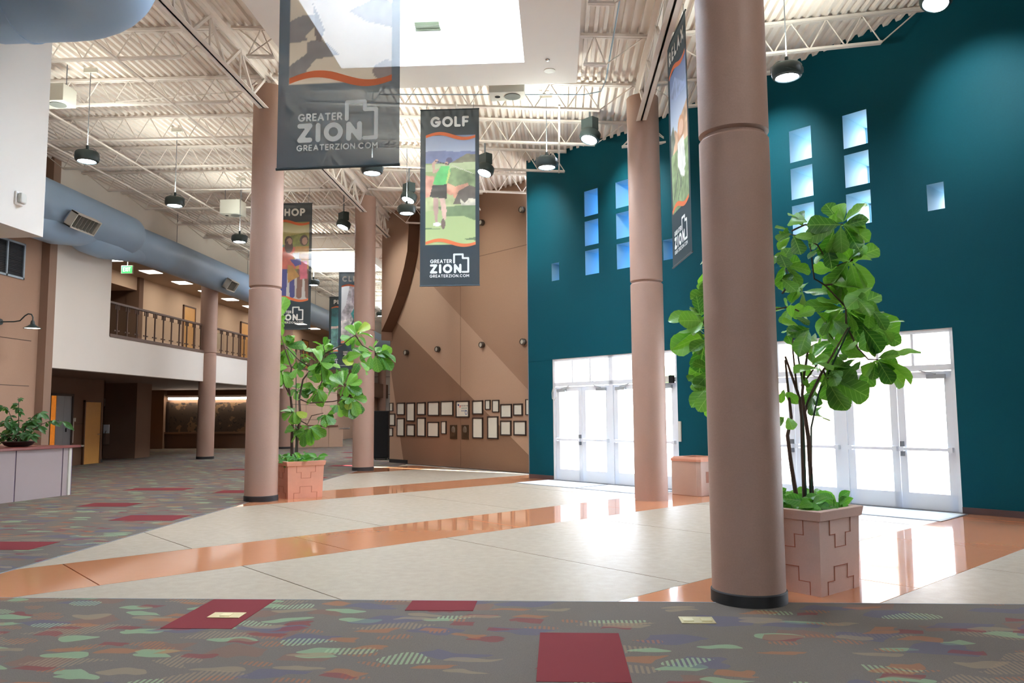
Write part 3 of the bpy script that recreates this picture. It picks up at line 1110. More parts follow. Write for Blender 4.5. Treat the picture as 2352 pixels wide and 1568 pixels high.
def joist(xa, xb, y, label, group, enda=True, endb=True, depth=.50):
    za, zb_ = deck_z(xa) - .04, deck_z(xb) - .04
    t = thing('roof_joist', label, 'joist', ((xa + xb) / 2, y, (za + zb_) / 2), group=group)

    def top(x):
        return za + (zb_ - za) * (x - xa) / (xb - xa)
    c = MB()
    for sy in (-.035, .035):
        c.bar((xa, y + sy, za), (xb, y + sy, zb_), .05, .045)
    c.build('top_chord', m_steel, t, world=True)
    pa, pb = xa + (.75 if enda else .05), xb - (.75 if endb else .05)
    c = MB()
    for sy in (-.025, .025):
        c.bar((pa, y + sy, top(pa) - depth), (pb, y + sy, top(pb) - depth), .04, .04)
    c.build('bottom_chord', m_steel, t, world=True)
    w = MB()
    pts = []
    if enda:
        pts.append((xa + .1, y, za))
    n = max(1, int(round((pb - pa) / .62)))
    for i in range(n + 1):
        x = pa + (pb - pa) * i / n
        pts.append((x, y, top(x) - depth))
        if i < n:
            xm = x + (pb - pa) / n / 2
            pts.append((xm, y, top(xm)))
    if endb:
        pts.append((xb - .1, y, zb_))
    for p, q in zip(pts, pts[1:]):
        w.cyl(p, q, .012, 5)
    w.build('web', m_steel, t, world=True)
    return t


JY = [14.76 + 1.975 * k for k in range(-2, 20)]
for i, y in enumerate(JY):
    joist(-13.2, -5.7, y, f'white open-web joist of the left roof bay, {ORD[i]} from the camera', 'roof joists of the left bay')
mids = []
for i, y in enumerate(JY[:8]):
    xr = 1.63 if y < 17.3 else (19.0 - y if y < 19.9 else 20.5 - y)
    if y < 13.9:
        mids.append((.46, 1.63, y, True))
        mids.append((-5.58, -4.55, y, True))
    elif xr > -5:
        mids.append((-5.58, xr, y, y < 17.3))
for i, (a, b, y, e) in enumerate(mids):
    side = 'stub right of the skylight' if a > 0 else ('stub left of the skylight' if b < -4 else 'spanning behind the skylight')
    joist(a, b, y, f'white joist of the middle roof bay, {side}, {ORD[i]} in its row', 'roof joists of the middle bay', endb=e, enda=a < 0)
for i, y in enumerate([8.83] + JY[:4]):
    joist(1.75, 19.0 - y - .05, y, f'white open-web joist over the teal wall, {ORD[i]} from the camera', 'roof joists of the right bay')
for i, (x, ya, yb) in enumerate(((-11.6, 11, 50), (-10.35, 11, 50), (-7.6, 11, 50), (-1.9, 14.5, 20.5), (.1, 14.5, 18.7))):
    b = MB()
    z = deck_z(x) - .57
    b.bar((x, ya, z), (x, yb, z), .035, .035)
    tag(b.build('bridging_angle', m_steel), f'long thin steel bridging angle under the joists, {ORD[i]} from the left', 'bracing')

# ---------------------------------------------------------------- pendant lamps and floodlights
PROF = [(.03, .215), (.10, .21), (.195, .195), (.215, .17), (.22, .06), (.205, .02), (.17, 0), (.165, .006), (.16, .02)]


def lamp_head(t, mw=None):
    for nm, prof, m in (('housing', PROF, m_lampbody), ('lens', [(0, .012), (.155, .012), (.155, .02), (0, .02)], m_lampglow)):
        o = MB().lathe(prof, 28).build(nm, m, t, smooth=True)
        if mw is not None:
            o.matrix_basis = mw


def pendant(x, y, z, label):
    t = thing('pendant_lamp', label, 'lamp', (x, y, z), group='drum pendant lamps')
    lamp_head(t)
    zt = deck_z(x) - z
    s = MB()
    s.cyl((0, 0, .21), (0, 0, .32), .028, 10)
    s.build('stem_collar', m_lampbody, t, smooth=True)
    s = MB()
    s.cyl((0, 0, .3), (0, 0, zt - .02), .008, 6)
    s.build('suspension_rod', m_aludark, t)
    s = MB()
    s.box(-.13, .13, -.03, .03, zt - .10, zt - .02)
    s.build('canopy', m_vent, t)
    s = MB()
    s.tube([(-.235, 0, .08), (-.235, 0, .16), (-.12, 0, .26), (0, 0, .27), (.12, 0, .26), (.235, 0, .16), (.235, 0, .08)], .007, 5)
    s.build('yoke', m_aludark, t)
    light('lamp_light', 'AREA', (x, y, z - .02), LAMP, (.93, .97, 1.0), size=.3)
    light('lamp_uplight', 'AREA', (x, y, z + .34), UPLIGHT * (1.9 if x > -5 else (3.0 if y > 28 else 1.0)), (.93, 1.0, .90), size=.3, direction=(0, 0, 1))
    return t


PEND = [(-9.02, 14.25, 6.5, 'green drum pendant lamp nearest the white bulkhead on the left'), (-8.9, 17.5, 6.5, 'green drum pendant lamp above the mezzanine duct, second in the left row'),
        (-8.96, 21.4, 6.5, 'green drum pendant lamp just left of the column by the potted tree'), (-3.69, 15.28, 6.45, 'drum pendant lamp peeking from under the large dark banner'),
        (-3.64, 18.67, 6.5, 'drum pendant lamp left of the GOLF banner, in front of the brown wall top'), (-.16, 15.34, 6.5, 'drum pendant lamp hanging before the left end of the teal wall'),
        (3.44, 11.38, 6.5, 'large drum pendant lamp right of the nearest column'), (-9.19, 28.9, 6.5, 'drum pendant lamp at the edge of the SHOP banner'),
        (-8.76, 38.4, 6.5, 'small far drum pendant lamp right of the second left column')]
for x, y, z, l in PEND:
    pendant(x, y, z, l)
for x, y in ((-9, 10.4), (-9, 6.4), (-3.6, 2.5), (3.4, 4.5), (-9, 33), (-9, 43), (-9, 53)):      # lamps of the same rows outside the frame or hidden
    light('lamp_light', 'AREA', (x, y, 6.5), LAMP * .7, (.95, .98, 1.0), size=.3)
    light('lamp_uplight', 'AREA', (x, y, 6.85), UPLIGHT * (1.9 if x > -5 else (3.0 if y > 28 else 1.0)), (.93, 1.0, .90), size=.3, direction=(0, 0, 1))


def flood(x, y, z, label):
    t = thing('flood_lamp', label, 'lamp', (x, y, z), -PI / 4, group='tilted floodlights before the entrance wall')
    mw = Matrix.Rotation(math.radians(-20), 4, 'X') @ Matrix.Translation((0, 0, -.1))
    lamp_head(t, mw)
    s = MB()
    zt = deck_z(x) - z
    s.box(-.16, .16, -.10, .10, .12, .38)
    s.build('ballast_box', m_lampbody, t, bevel=.01)
    s = MB()
    s.cyl((0, 0, .38), (0, 0, zt), .02, 8)
    s.build('stem', m_aludark, t)
    d = Vector((1, 1, -.75))
    l = light('flood_light', 'SPOT', (x + .05, y + .05, z - .14), FLOOD, (.95, 1.0, .95), direction=d, spot_size=math.radians(75), spot_blend=.9, shadow_soft_size=.12)
    return t


FL = [(.75, 16.15, 7.42, 'bright floodlight tilted at the teal wall right of the GOLF banner'), (-1.67, 18.25, 7.42, 'bright floodlight touching the right edge of the GOLF banner'),
      (-3.93, 20.45, 7.42, 'bright floodlight left of the GOLF banner near the brown wall'), (-6.5, 23.3, 7.42, 'bright floodlight left of the second column'), (5.5, 11.1, 7.5, 'bright floodlight at the top right edge of the picture')]
FL.append((3.1, 13.65, 7.42, 'bright floodlight hidden behind the nearest column'))
for a in FL:
    flood(*a)

# ---------------------------------------------------------------- ducts
DX, DZ = -12.6, 6.78
t = thing('air_duct', 'long blue-grey round duct running along the mezzanine front', 'duct', (DX, 30, DZ))
s = MB()
s.tube([(DX + .20, 11.0, DZ + .04), (DX + .20, 21.3, DZ + .04), (DX + .20, 21.62, DZ + .04), (DX + .20, 21.70, DZ + .04)], [.56, .56, .555, .53], 48)
s.build('near_section', m_duct, t, smooth=True, world=True)
s = MB()
s.tube([(DX, 20.9, DZ - .05), (DX, 21.0, DZ - .05), (DX, 21.3, DZ - .05), (DX, 22.8, DZ - .02), (DX, 24.5, DZ), (DX, 61, DZ)], [.30, .45, .52, .53, .53, .53], 44)
s.build('long_section', m_duct, t, smooth=True, world=True)
s = MB()
s.tube([(DX + .02, 17.4, DZ - .36), (DX + .02, 17.6, DZ - .37), (DX + .02, 18.0, DZ - .38), (DX + .02, 18.6, DZ - .36), (DX + .02, 20.2, DZ - .1)], [.30, .42, .48, .50, .50], 36)
s.build('elbow_section', m_duct, t, smooth=True, world=True)
s = MB()
s.tube([(DX, 19.5, DZ - .33), (DX, 19.65, DZ - .34), (DX, 20.0, DZ - .36), (DX, 20.8, DZ - .34), (DX, 22.6, DZ - .1)], [.26, .36, .43, .46, .46], 36)
s.build('lower_elbow', m_duct, t, smooth=True, world=True)
for y in (33, 45):
    s = MB()
    r = .575 if y < 22 else .535
    o = .12 if y < 22 else 0
    s.cyl((DX + o, y, DZ + (.03 if o else 0)), (DX + o, y + .04, DZ + (.03 if o else 0)), r, 44)
    s.build('seam_ring', m_duct, t, smooth=True, world=True)
for y in (25.0, 31.0, 40):
    s = MB()
    s.cyl((DX, y, DZ + .5), (DX, y, deck_z(DX)), .01, 6)
    s.build('hanger_rod', m_aludark, t, world=True)


def diffuser(y, label, L=.72):
    off = .24 if y < 21 else 0.0
    d = thing('duct_diffuser', label, 'vent', (DX + off, y, DZ), group='cream diffusers on the duct')
    a = math.radians(-28)
    mw = Matrix.Rotation(-a, 4, 'Y')
    nk = MB().box(.54, .62, -L / 2 + .04, L / 2 - .04, -.15, .15).build('neck', m_duct, d)
    fr = MB()
    for y0_, y1_, z0_, z1_ in ((-L / 2, L / 2, -.20, -.17), (-L / 2, L / 2, .17, .20), (-L / 2, -L / 2 + .03, -.2, .2), (L / 2 - .03, L / 2, -.2, .2)):
        fr.box(.60, .80, y0_, y1_, z0_, z1_)
    f_ = fr.build('frame', m_vent, d)
    parts_ = [nk, f_]
    for k in range(7):
        y_ = -L / 2 + .08 + (L - .16) * k / 6
        parts_.append(MB().box(.66, .76, y_ - .006, y_ + .006, -.17, .17).build('vane', mat_vane, d))
    for o in parts_:
        o.matrix_basis = Matrix.Rotation(math.radians(32), 4, 'Y')
    return d


mat_vane = mat('grey_vane', (150, 146, 136), .5)
diffuser(18.55, 'cream vent grille on the duct next to the white bulkhead', 1.0)
diffuser(28.0, 'cream vent grille on the duct beside the column by the left tree')
diffuser(36.5, 'cream vent grille on the far duct seen behind the SHOP banner')
diffuser(51.0, 'tiny far cream vent grille on the duct right of the second column')

t = thing('roof_duct', 'large blue-grey duct curving out of the white bulkhead under the roof', 'duct', (-6.0, 9.0, 6.85))
s = MB()
pts = [(-7.2, 9.0, 6.9), (-6.6, 9.0, 6.9), (-6.1, 9.0, 6.9)]
for k in range(1, 11):
    a = PI / 2 * k / 10
    pts.append((-6.1 + .95 * math.sin(a), 8.05 + .95 * math.cos(a), 6.9))
s.tube(pts, .6, 44)
s.build('elbow', m_duct, t, smooth=True, world=True)
s = MB()
s.cyl((-5.15, 8.05, 6.9), (-5.15, 1.0, 6.9), .6, 44)
s.build('straight_run', m_duct, t, smooth=True, world=True)
s = MB()
s.cyl((-6.62, 9.0, 6.9), (-6.57, 9.0, 6.9), .615, 44)
s.build('seam_ring', m_duct, t, smooth=True, world=True)

# ---------------------------------------------------------------- loudspeaker boxes at joist level
m_cone = mat('grey_speaker_cone', (120, 122, 118), .4)


def speaker_box(x, y, z, label, wx=.66, wy=.42, h=.34):
    t = thing('speaker_box', label, 'loudspeaker', (x, y, z), group='cream loudspeaker boxes at joist level')
    MB().box(-wx / 2, wx / 2, -wy / 2, wy / 2, 0, h).build('cabinet', m_vent, t, bevel=.008)
    MB().lathe([(.0, -.004), (.06, -.006), (.13, -.012), (.15, -.014), (.15, 0), (0, 0)], 28, (.10, 0)).build('woofer', m_cone, t, smooth=True)
    MB().lathe([(.0, -.004), (.05, -.008), (.05, 0), (0, 0)], 20, (-.18, 0)).build('tweeter', m_black, t, smooth=True)
    for sx in (-.25, .25):
        MB().cyl((sx, 0, h), (sx, 0, deck_z(x) - z), .01, 6).build('hanger_rod', m_aludark, t)
    return t


speaker_box(-.88, 14.25, 7.55, 'cream loudspeaker box under the joist behind the skylight soffit')
speaker_box(-9.65, 14.1, 7.6, 'cream loudspeaker box beside the edge of the white bulkhead')
speaker_box(-9.6, 22.4, 7.55, 'cream loudspeaker box left of the column by the potted tree', .6, .5, .42)

# soffit fittings
t = thing('recessed_downlight', 'round chrome downlight in the white skylight soffit', 'lamp', (-.07, 13.30, 7.6))
MB().lathe([(.085, -.006), (.085, .002), (.06, .01), (0, .012)], 24).build('reflector', m_chrome, t, smooth=True)
MB().lathe([(.085, -.01), (.10, -.008), (.10, 0), (.085, 0)], 24).build('trim_ring', m_vent, t, smooth=True)
tag(MB().lathe([(0, -.03), (.02, -.03), (.04, -.01), (.04, 0)], 16).build('ceiling_sprinkler', m_chrome, loc=(-.10, 12.86, 7.6)), 'tiny sprinkler head in the white soffit behind the downlight', 'sprinkler')
t = thing('skylight_wall_lamp', 'pale green-grey wall fixture inside the bright skylight shaft', 'lamp', (-2.16, 12.94, 8.22))
m_fix = mat('pale_green_grey_fixture', (112, 120, 96), .5)
MB().plate([(-.22, 0), (.22, 0), (.22, .30), (-.22, .30)], -.06, 0).build('back_plate', m_fix, t)
b = MB()
prof = [(-.06, 0.02), (-.16, .02), (-.20, .06), (-.20, .24), (-.17, .29), (-.06, .30)]
b.add([(sx, y, z) for sx in (-.21, .21) for y, z in prof], [tuple(range(6)), tuple(range(11, 5, -1))] + [(i, 6 + i, 6 + i + 1, i + 1) for i in range(5)])
b.build('shade', m_fix, t)
# conduits
c = MB()
c.tube([(1.05, 9.5, 7.9), (1.02, 12.0, 7.9), (.98, 14.4, 7.85), (.9, 14.62, 7.75), (.6, 14.68, 7.72), (-3.4, 14.68, 7.85)], .012, 6)
tag(c.build('electrical_conduit', mat('pale_blue_conduit', (150, 172, 190), .4)), 'thin pale blue conduit bending along the joist right of the skylight', 'pipe')
c = MB()
c.tube([(-13, 15.9, 8.2), (-6.2, 14.9, 8.1)], .012, 6)
tag(c.build('sprinkler_pipe', m_steel), 'thin pipe crossing the left roof bay below the deck', 'pipe')

# ---------------------------------------------------------------- round wall lights on the brown wall
m_ring = mat('dark_bronze_ring', (70, 58, 48), .4, metal=.4)
m_lensoff = mat('pale_unlit_lens', (176, 168, 154), .7)
for i, (u, z, l) in enumerate(((-21.62, 3.64, 'small round wall light on the brown wall, lower row, leftmost'), (-19.88, 3.636, 'small round wall light on the brown wall, lower row, second'),
                               (-17.69, 3.62, 'small round wall light on the brown wall, lower row, third'), (-15.9, 3.58, 'small round wall light on the brown wall, lower row, by the teal corner'),
                               (-17.68, 7.27, 'small round wall light high on the brown wall right of the GOLF banner'), (-15.9, 7.3, 'small round wall light high on the brown wall at the teal corner'))):
    t = thing('round_wall_light', l, 'lamp', uvw(u, BS, z), WROT, 'round lights on the brown wall')
    rg = MB().lathe([(.075, 0), (.09, .02), (.09, .11), (.08, .125), (.068, .125), (.064, .10)], 24).build('ring', m_ring, t, smooth=True)
    ln = MB().lathe([(0, .108), (.066, .108), (.066, .09)], 24).build('lens', m_lensoff, t, smooth=True)
    for o in (rg, ln):
        o.matrix_basis = Matrix.Rotation(PI / 2, 4, 'X')
LEAF_R = [(2.68,7.34,3.36,2.65,7.39,3.56),(2.74,7.49,3.4,2.92,7.49,3.58),(2.72,7.44,3.36,2.9,7.33,3.21),(2.65,7.33,3.33,2.37,7.33,3.34),(2.72,7.44,3.34,2.8,7.32,3.12),(2.65,7.33,3.32,2.64,7.33,3.08),(2.69,7.7,3.38,2.7,7.83,3.18),(2.61,7.33,3.31,2.35,7.33,3.22),(2.36,7.37,3.37,2.24,7.55,3.46),(2.17,7.25,3.25,2.08,7.34,3.34),(2.17,7.25,3.24,2.03,7.14,3.19),(2.22,7.35,3.24,2.24,7.23,3.06),(2.89,7.7,3.08,3.13,7.7,3.18),(2.81,7.54,3.03,2.69,7.39,3.14),(2.74,7.32,2.98,2.92,7.32,2.74),(2.72,7.32,2.97,2.78,7.32,2.7),(2.71,7.32,2.98,2.59,7.45,3.08),(2.76,7.69,3.0,2.51,7.69,2.99),(2.73,7.69,2.97,2.65,7.82,2.84),(2.68,7.51,2.85,2.81,7.7,2.76),(2.89,7.29,2.73,2.66,7.26,2.58),(2.17,7.45,2.98,2.4,7.47,2.94),(2.16,7.45,2.98,2.33,7.52,2.83),(2.13,7.46,2.85,2.21,7.33,2.73),(2.08,7.32,3.06,2.08,7.14,2.93),(2.24,7.62,2.61,2.28,7.5,2.72),(2.25,7.62,2.59,2.4,7.54,2.49),(2.23,7.62,2.59,2.15,7.53,2.45),(2.26,7.37,2.75,2.38,7.52,2.66),(2.37,7.62,2.75,2.65,7.76,2.78),(2.77,7.64,2.63,2.5,7.49,2.66),(2.78,7.64,2.63,3.03,7.72,2.7),(2.8,7.64,2.58,3.12,7.64,2.58),(2.84,7.72,2.56,3.13,7.72,2.29),(2.82,7.72,2.56,2.56,7.72,2.36),(2.81,7.72,2.58,2.64,7.86,2.61),(2.87,7.72,2.58,3.28,7.72,2.33),(2.71,7.56,2.58,2.38,7.56,2.62),(2.96,7.21,2.38,3.07,7.12,2.42),(2.84,7.42,2.38,3.01,7.42,2.16),(2.9,7.54,2.38,2.88,7.46,2.18),(3.0,7.45,2.34,3.12,7.34,2.23),(2.29,7.24,2.34,2.16,7.11,2.17),(2.25,7.61,2.23,2.28,7.44,2.28),(2.56,7.53,2.35,2.64,7.71,2.23),(2.74,7.8,2.3,2.61,7.8,2.07),(2.65,7.38,2.16,2.69,7.24,2.21),(3.0,7.49,2.09,3.35,7.49,2.18),(3.0,7.49,2.08,3.3,7.49,1.97),(2.99,7.49,2.07,3.07,7.43,1.87),(2.97,7.49,2.06,2.87,7.57,1.95),(2.99,7.49,2.06,3.06,7.57,1.89),(2.99,7.49,2.09,3.07,7.34,2.14),(2.48,7.35,1.89,2.58,7.35,1.6),(2.52,7.35,1.9,2.83,7.35,1.74),(2.47,7.35,1.92,2.78,7.35,1.89),(2.47,7.4,2.01,2.75,7.52,2.07),(2.53,7.4,1.98,2.51,7.25,1.85),(2.46,7.44,1.97,2.22,7.29,2.05),(2.29,7.5,1.97,2.31,7.41,1.84),(2.49,7.76,1.8,2.47,7.65,1.67),(2.36,7.4,1.76,2.35,7.58,1.62),(2.44,7.69,1.56,2.64,7.86,1.6),(2.11,7.4,1.78,2.21,7.5,1.72),(2.07,7.24,1.55,2.07,7.11,1.46),(2.33,7.23,2.04,2.44,7.11,2.0),(1.52,7.66,2.76,1.32,7.53,2.72),(1.52,7.72,3.03,1.45,7.78,2.84),(1.42,7.54,2.67,1.31,7.63,2.56),(1.34,7.33,2.51,1.06,7.33,2.5),(1.32,7.21,2.43,1.14,7.02,2.43),(1.4,7.44,2.39,1.08,7.44,2.32),(1.41,7.44,2.33,1.09,7.44,2.21),(1.38,7.23,2.25,1.23,7.11,2.21),(1.4,7.23,2.28,1.37,7.36,2.07),(1.38,7.69,2.23,1.34,7.78,2.13),(1.52,7.75,2.07,1.32,7.61,2.0),(1.41,7.22,1.98,1.26,7.28,1.83),(1.47,7.54,1.88,1.25,7.54,1.7),(1.42,7.22,1.82,1.27,7.22,1.63),(1.53,7.74,1.79,1.49,7.74,1.55),(1.35,7.7,1.94,1.27,7.55,1.93),(1.49,7.47,3.11,1.5,7.65,3.04),(1.34,7.21,2.41,1.23,7.29,2.34),(1.51,7.71,2.91,1.44,7.54,2.76),(1.45,7.54,2.64,1.48,7.42,2.74),(1.52,7.68,2.59,1.44,7.75,2.47),(1.47,7.45,2.48,1.44,7.54,2.34),(2.18,7.24,2.47,2.28,7.13,2.51),(2.48,7.58,2.54,2.68,7.66,2.44),(2.8,7.45,2.49,2.91,7.35,2.39),(2.85,7.42,2.1,2.67,7.34,2.16),(2.41,7.4,2.25,2.38,7.6,2.32),(2.29,7.53,2.41,2.14,7.4,2.45),(2.84,7.2,2.51,2.93,7.1,2.37),(2.75,7.27,2.61,2.79,7.11,2.51),(2.59,7.49,2.46,2.68,7.41,2.34),(2.55,7.45,3.17,2.58,7.38,2.96),(2.91,7.66,3.27,2.75,7.48,3.08),(2.19,7.61,2.8,2.34,7.8,2.91),(2.8,7.53,1.98,2.64,7.37,1.87),(2.6,7.38,1.93,2.76,7.49,1.98)]
LEAF_L = [(-5.26,15.42,2.13,-5.33,15.32,2.0),(-5.2,15.42,2.11,-4.97,15.38,1.99),(-5.21,15.42,2.13,-5.19,15.58,2.27),(-5.15,15.42,2.16,-4.92,15.38,2.22),(-5.23,15.42,2.08,-5.15,15.28,1.92),(-5.46,15.16,2.46,-5.75,15.27,2.52),(-5.46,15.16,2.46,-5.68,15.26,2.36),(-5.45,15.16,2.44,-5.44,15.03,2.21),(-5.4,15.16,2.44,-5.24,15.16,2.18),(-5.46,15.16,2.48,-5.42,15.33,2.58),(-4.68,15.25,2.62,-4.75,15.25,2.93),(-4.71,15.25,2.62,-4.96,15.25,2.81),(-4.73,15.25,2.62,-4.86,15.09,2.5),(-4.67,15.25,2.61,-4.5,15.25,2.29),(-4.68,15.25,2.64,-4.46,15.19,2.55),(-4.75,15.64,2.72,-4.49,15.54,2.79),(-4.81,15.64,2.72,-4.72,15.64,3.02),(-4.13,15.15,2.17,-3.96,15.15,2.4),(-4.15,15.15,2.23,-4.16,15.23,2.49),(-4.17,15.15,2.17,-4.29,15.23,1.99),(-4.13,15.15,2.16,-3.84,15.15,2.04),(-4.1,15.15,2.19,-3.83,15.1,2.25),(-4.19,15.15,2.17,-4.42,15.15,2.4),(-4.19,15.5,2.16,-3.97,15.38,2.12),(-4.08,15.65,3.19,-4.25,15.65,3.44),(-3.98,15.35,3.24,-3.76,15.42,3.41),(-3.96,15.35,3.21,-3.68,15.35,3.23),(-4.12,15.4,3.16,-4.29,15.3,3.13),(-4.08,15.65,3.16,-4.16,15.6,2.92),(-4.04,15.65,3.19,-3.87,15.75,3.06),(-4.1,15.65,3.22,-4.21,15.73,3.34),(-3.74,15.42,2.84,-3.94,15.4,2.96),(-3.6,15.32,2.83,-3.47,15.5,2.93),(-3.51,15.41,2.84,-3.21,15.41,2.75),(-3.54,15.41,2.81,-3.27,15.41,2.54),(-3.57,15.41,2.78,-3.4,15.41,2.52),(-3.6,15.32,2.77,-3.54,15.32,2.46),(-3.69,15.32,2.78,-3.73,15.32,2.5),(-3.77,15.42,2.81,-3.9,15.35,2.72),(-3.89,15.42,2.81,-4.21,15.42,2.76),(-3.65,15.29,2.89,-3.57,15.15,3.03),(-3.79,15.38,2.64,-3.86,15.54,2.43),(-3.85,15.06,2.62,-3.91,14.95,2.43),(-4.61,15.17,2.95,-4.75,15.02,3.05),(-4.59,15.17,2.96,-4.52,15.02,3.09),(-4.58,15.17,2.97,-4.46,15.36,3.03),(-4.84,15.42,2.02,-4.97,15.34,1.84),(-4.82,15.42,2.13,-4.83,15.42,1.84),(-4.78,15.42,2.07,-4.71,15.32,1.81),(-4.79,15.42,2.13,-4.6,15.31,1.95),(-4.81,15.42,2.1,-4.87,15.25,2.15),(-4.33,15.14,2.17,-4.5,15.11,2.01),(-4.5,15.56,2.07,-4.38,15.42,2.24),(-4.33,15.28,1.81,-4.24,15.28,1.59),(-4.35,15.28,1.81,-4.36,15.14,1.67),(-4.36,15.46,1.84,-4.26,15.63,1.97),(-4.04,15.15,1.92,-4.07,15.04,1.73),(-4.03,15.15,1.92,-3.97,15.15,1.54),(-4.05,15.15,1.86,-4.13,15.15,1.58),(-4.01,15.15,1.92,-3.89,15.15,1.61),(-4.09,15.56,1.93,-3.91,15.56,1.65),(-4.07,15.15,1.95,-4.05,14.98,1.83),(-4.09,15.56,1.95,-3.91,15.43,2.01),(-5.17,15.16,1.67,-5.23,15.22,1.43),(-5.16,15.16,1.67,-5.07,15.11,1.46),(-5.13,15.16,1.67,-4.91,15.03,1.6),(-5.22,15.16,1.65,-5.43,15.2,1.55),(-5.22,15.16,1.67,-5.45,15.32,1.73),(-4.61,15.23,1.63,-4.75,15.28,1.42),(-4.59,15.23,1.61,-4.54,15.07,1.43),(-4.58,15.23,1.61,-4.46,15.13,1.46),(-4.54,15.2,1.61,-4.36,15.09,1.44),(-4.89,15.23,1.37,-5.05,15.45,1.41),(-4.86,15.23,1.36,-4.56,15.23,1.24),(-4.86,15.23,1.35,-4.71,15.31,1.13),(-4.89,15.23,1.33,-4.88,15.23,1.02),(-4.88,15.23,1.33,-4.78,15.22,1.08),(-5.01,15.34,1.36,-5.07,15.14,1.25),(-4.95,15.16,1.25,-4.99,15.16,1.0),(-5.17,15.38,1.22,-5.26,15.28,1.1),(-5.12,15.07,1.31,-5.36,15.24,1.35),(-5.67,15.52,3.52,-5.55,15.52,3.99),(-5.66,15.52,3.52,-5.47,15.4,3.5),(-5.67,15.52,3.49,-5.56,15.37,3.27),(-5.47,15.56,3.22,-5.37,15.4,3.11),(-5.55,15.62,3.03,-5.69,15.46,3.07),(-5.52,15.62,3.02,-5.27,15.62,3.02),(-5.49,15.62,3.0,-5.15,15.62,3.04),(-5.49,15.62,2.97,-5.41,15.78,2.81),(-5.55,15.62,2.94,-5.66,15.62,2.64),(-5.49,15.62,2.94,-5.44,15.62,2.64),(-5.19,15.29,2.65,-5.08,15.35,2.52),(-5.22,15.63,2.79,-4.99,15.51,2.77),(-5.6,15.23,3.8,-5.45,15.15,3.62),(-5.22,15.29,2.53,-5.06,15.35,2.39),(-4.94,15.24,2.35,-4.78,15.31,2.3),(-4.96,15.58,2.55,-4.81,15.58,2.28),(-4.54,15.25,2.52,-4.43,15.3,2.29),(-4.36,15.24,2.52,-4.3,15.33,2.29),(-5.16,15.29,2.53,-5.24,15.18,2.35),(-4.95,15.07,2.86,-4.86,15.23,2.9),(-4.57,15.46,2.36,-4.39,15.36,2.18),(-4.67,15.5,2.25,-4.77,15.45,2.07),(-5.54,15.42,2.8,-5.73,15.62,2.82),(-5.02,15.58,2.66,-5.23,15.66,2.61),(-4.32,15.51,2.71,-4.1,15.35,2.64),(-3.9,15.38,2.52,-4.02,15.28,2.58)]
STEM_R = [[(2.22, 7.5, 0.81), (2.16, 7.5, 1.1), (2.13, 7.48, 1.38), (2.16, 7.44, 1.55), (2.15, 7.48, 1.85), (2.12, 7.42, 2.08)], [(2.27, 7.5, 0.85), (2.27, 7.5, 1.2), (2.29, 7.55, 1.55), (2.26, 7.5, 1.73), (2.19, 7.5, 1.96), (2.15, 7.52, 2.12)], [(2.34, 7.5, 0.87), (2.31, 7.44, 1.34), (2.28, 7.43, 1.59), (2.27, 7.45, 1.76), (2.3, 7.45, 1.97), (2.35, 7.48, 2.17)], [(2.3, 7.5, 1.59), (2.34, 7.46, 1.73), (2.44, 7.43, 1.94), (2.54, 7.38, 2.12), (2.69, 7.38, 2.37)]]
BRANCH_R = [[(2.72, 7.5, 2.4), (2.74, 7.55, 2.59), (2.56, 7.56, 2.8), (2.47, 7.59, 2.87), (2.45, 7.58, 3.11), (2.45, 7.61, 3.21)], [(2.54, 7.5, 2.79), (2.67, 7.45, 2.8), (2.72, 7.43, 2.97), (2.79, 7.45, 3.02), (2.65, 7.48, 2.97), (2.55, 7.47, 3.04), (2.46, 7.42, 3.16), (2.31, 7.39, 3.24), (2.2, 7.35, 3.25)], [(2.25, 7.5, 3.32), (2.37, 7.47, 3.37), (2.58, 7.51, 3.35), (2.72, 7.47, 3.37)], [(2.14, 7.5, 2.72), (2.24, 7.55, 2.83), (2.21, 7.59, 2.96), (2.15, 7.54, 2.97)], [(1.58, 7.5, 2.36), (1.48, 7.49, 2.3), (1.42, 7.48, 2.33)], [(1.58, 7.5, 2.44), (1.38, 7.44, 2.43), (1.43, 7.43, 2.65), (1.49, 7.48, 2.75)], [(1.66, 7.5, 2.21), (1.48, 7.45, 2.02), (1.39, 7.47, 1.95)], [(2.72, 7.5, 2.4), (2.8, 7.45, 2.18), (2.89, 7.46, 2.08), (3.0, 7.51, 2.08)], [(2.28, 7.5, 1.84), (2.43, 7.46, 2.05), (2.44, 7.41, 1.96)], [(2.24, 7.5, 1.8), (2.2, 7.45, 2.2), (2.22, 7.45, 2.41)], [(2.49, 7.5, 1.98), (2.5, 7.44, 1.91), (2.52, 7.39, 1.89)], [(2.03, 7.5, 2.56), (2.2, 7.5, 2.59), (2.41, 7.55, 2.5)]]
STAKE_R = [[(2.31, 7.46, 0.88), (2.34, 7.45, 1.45), (2.42, 7.44, 1.78), (2.56, 7.45, 2.04), (2.72, 7.41, 2.38)], [(2.27, 7.46, 0.86), (2.28, 7.47, 1.9), (2.21, 7.43, 2.38)]]
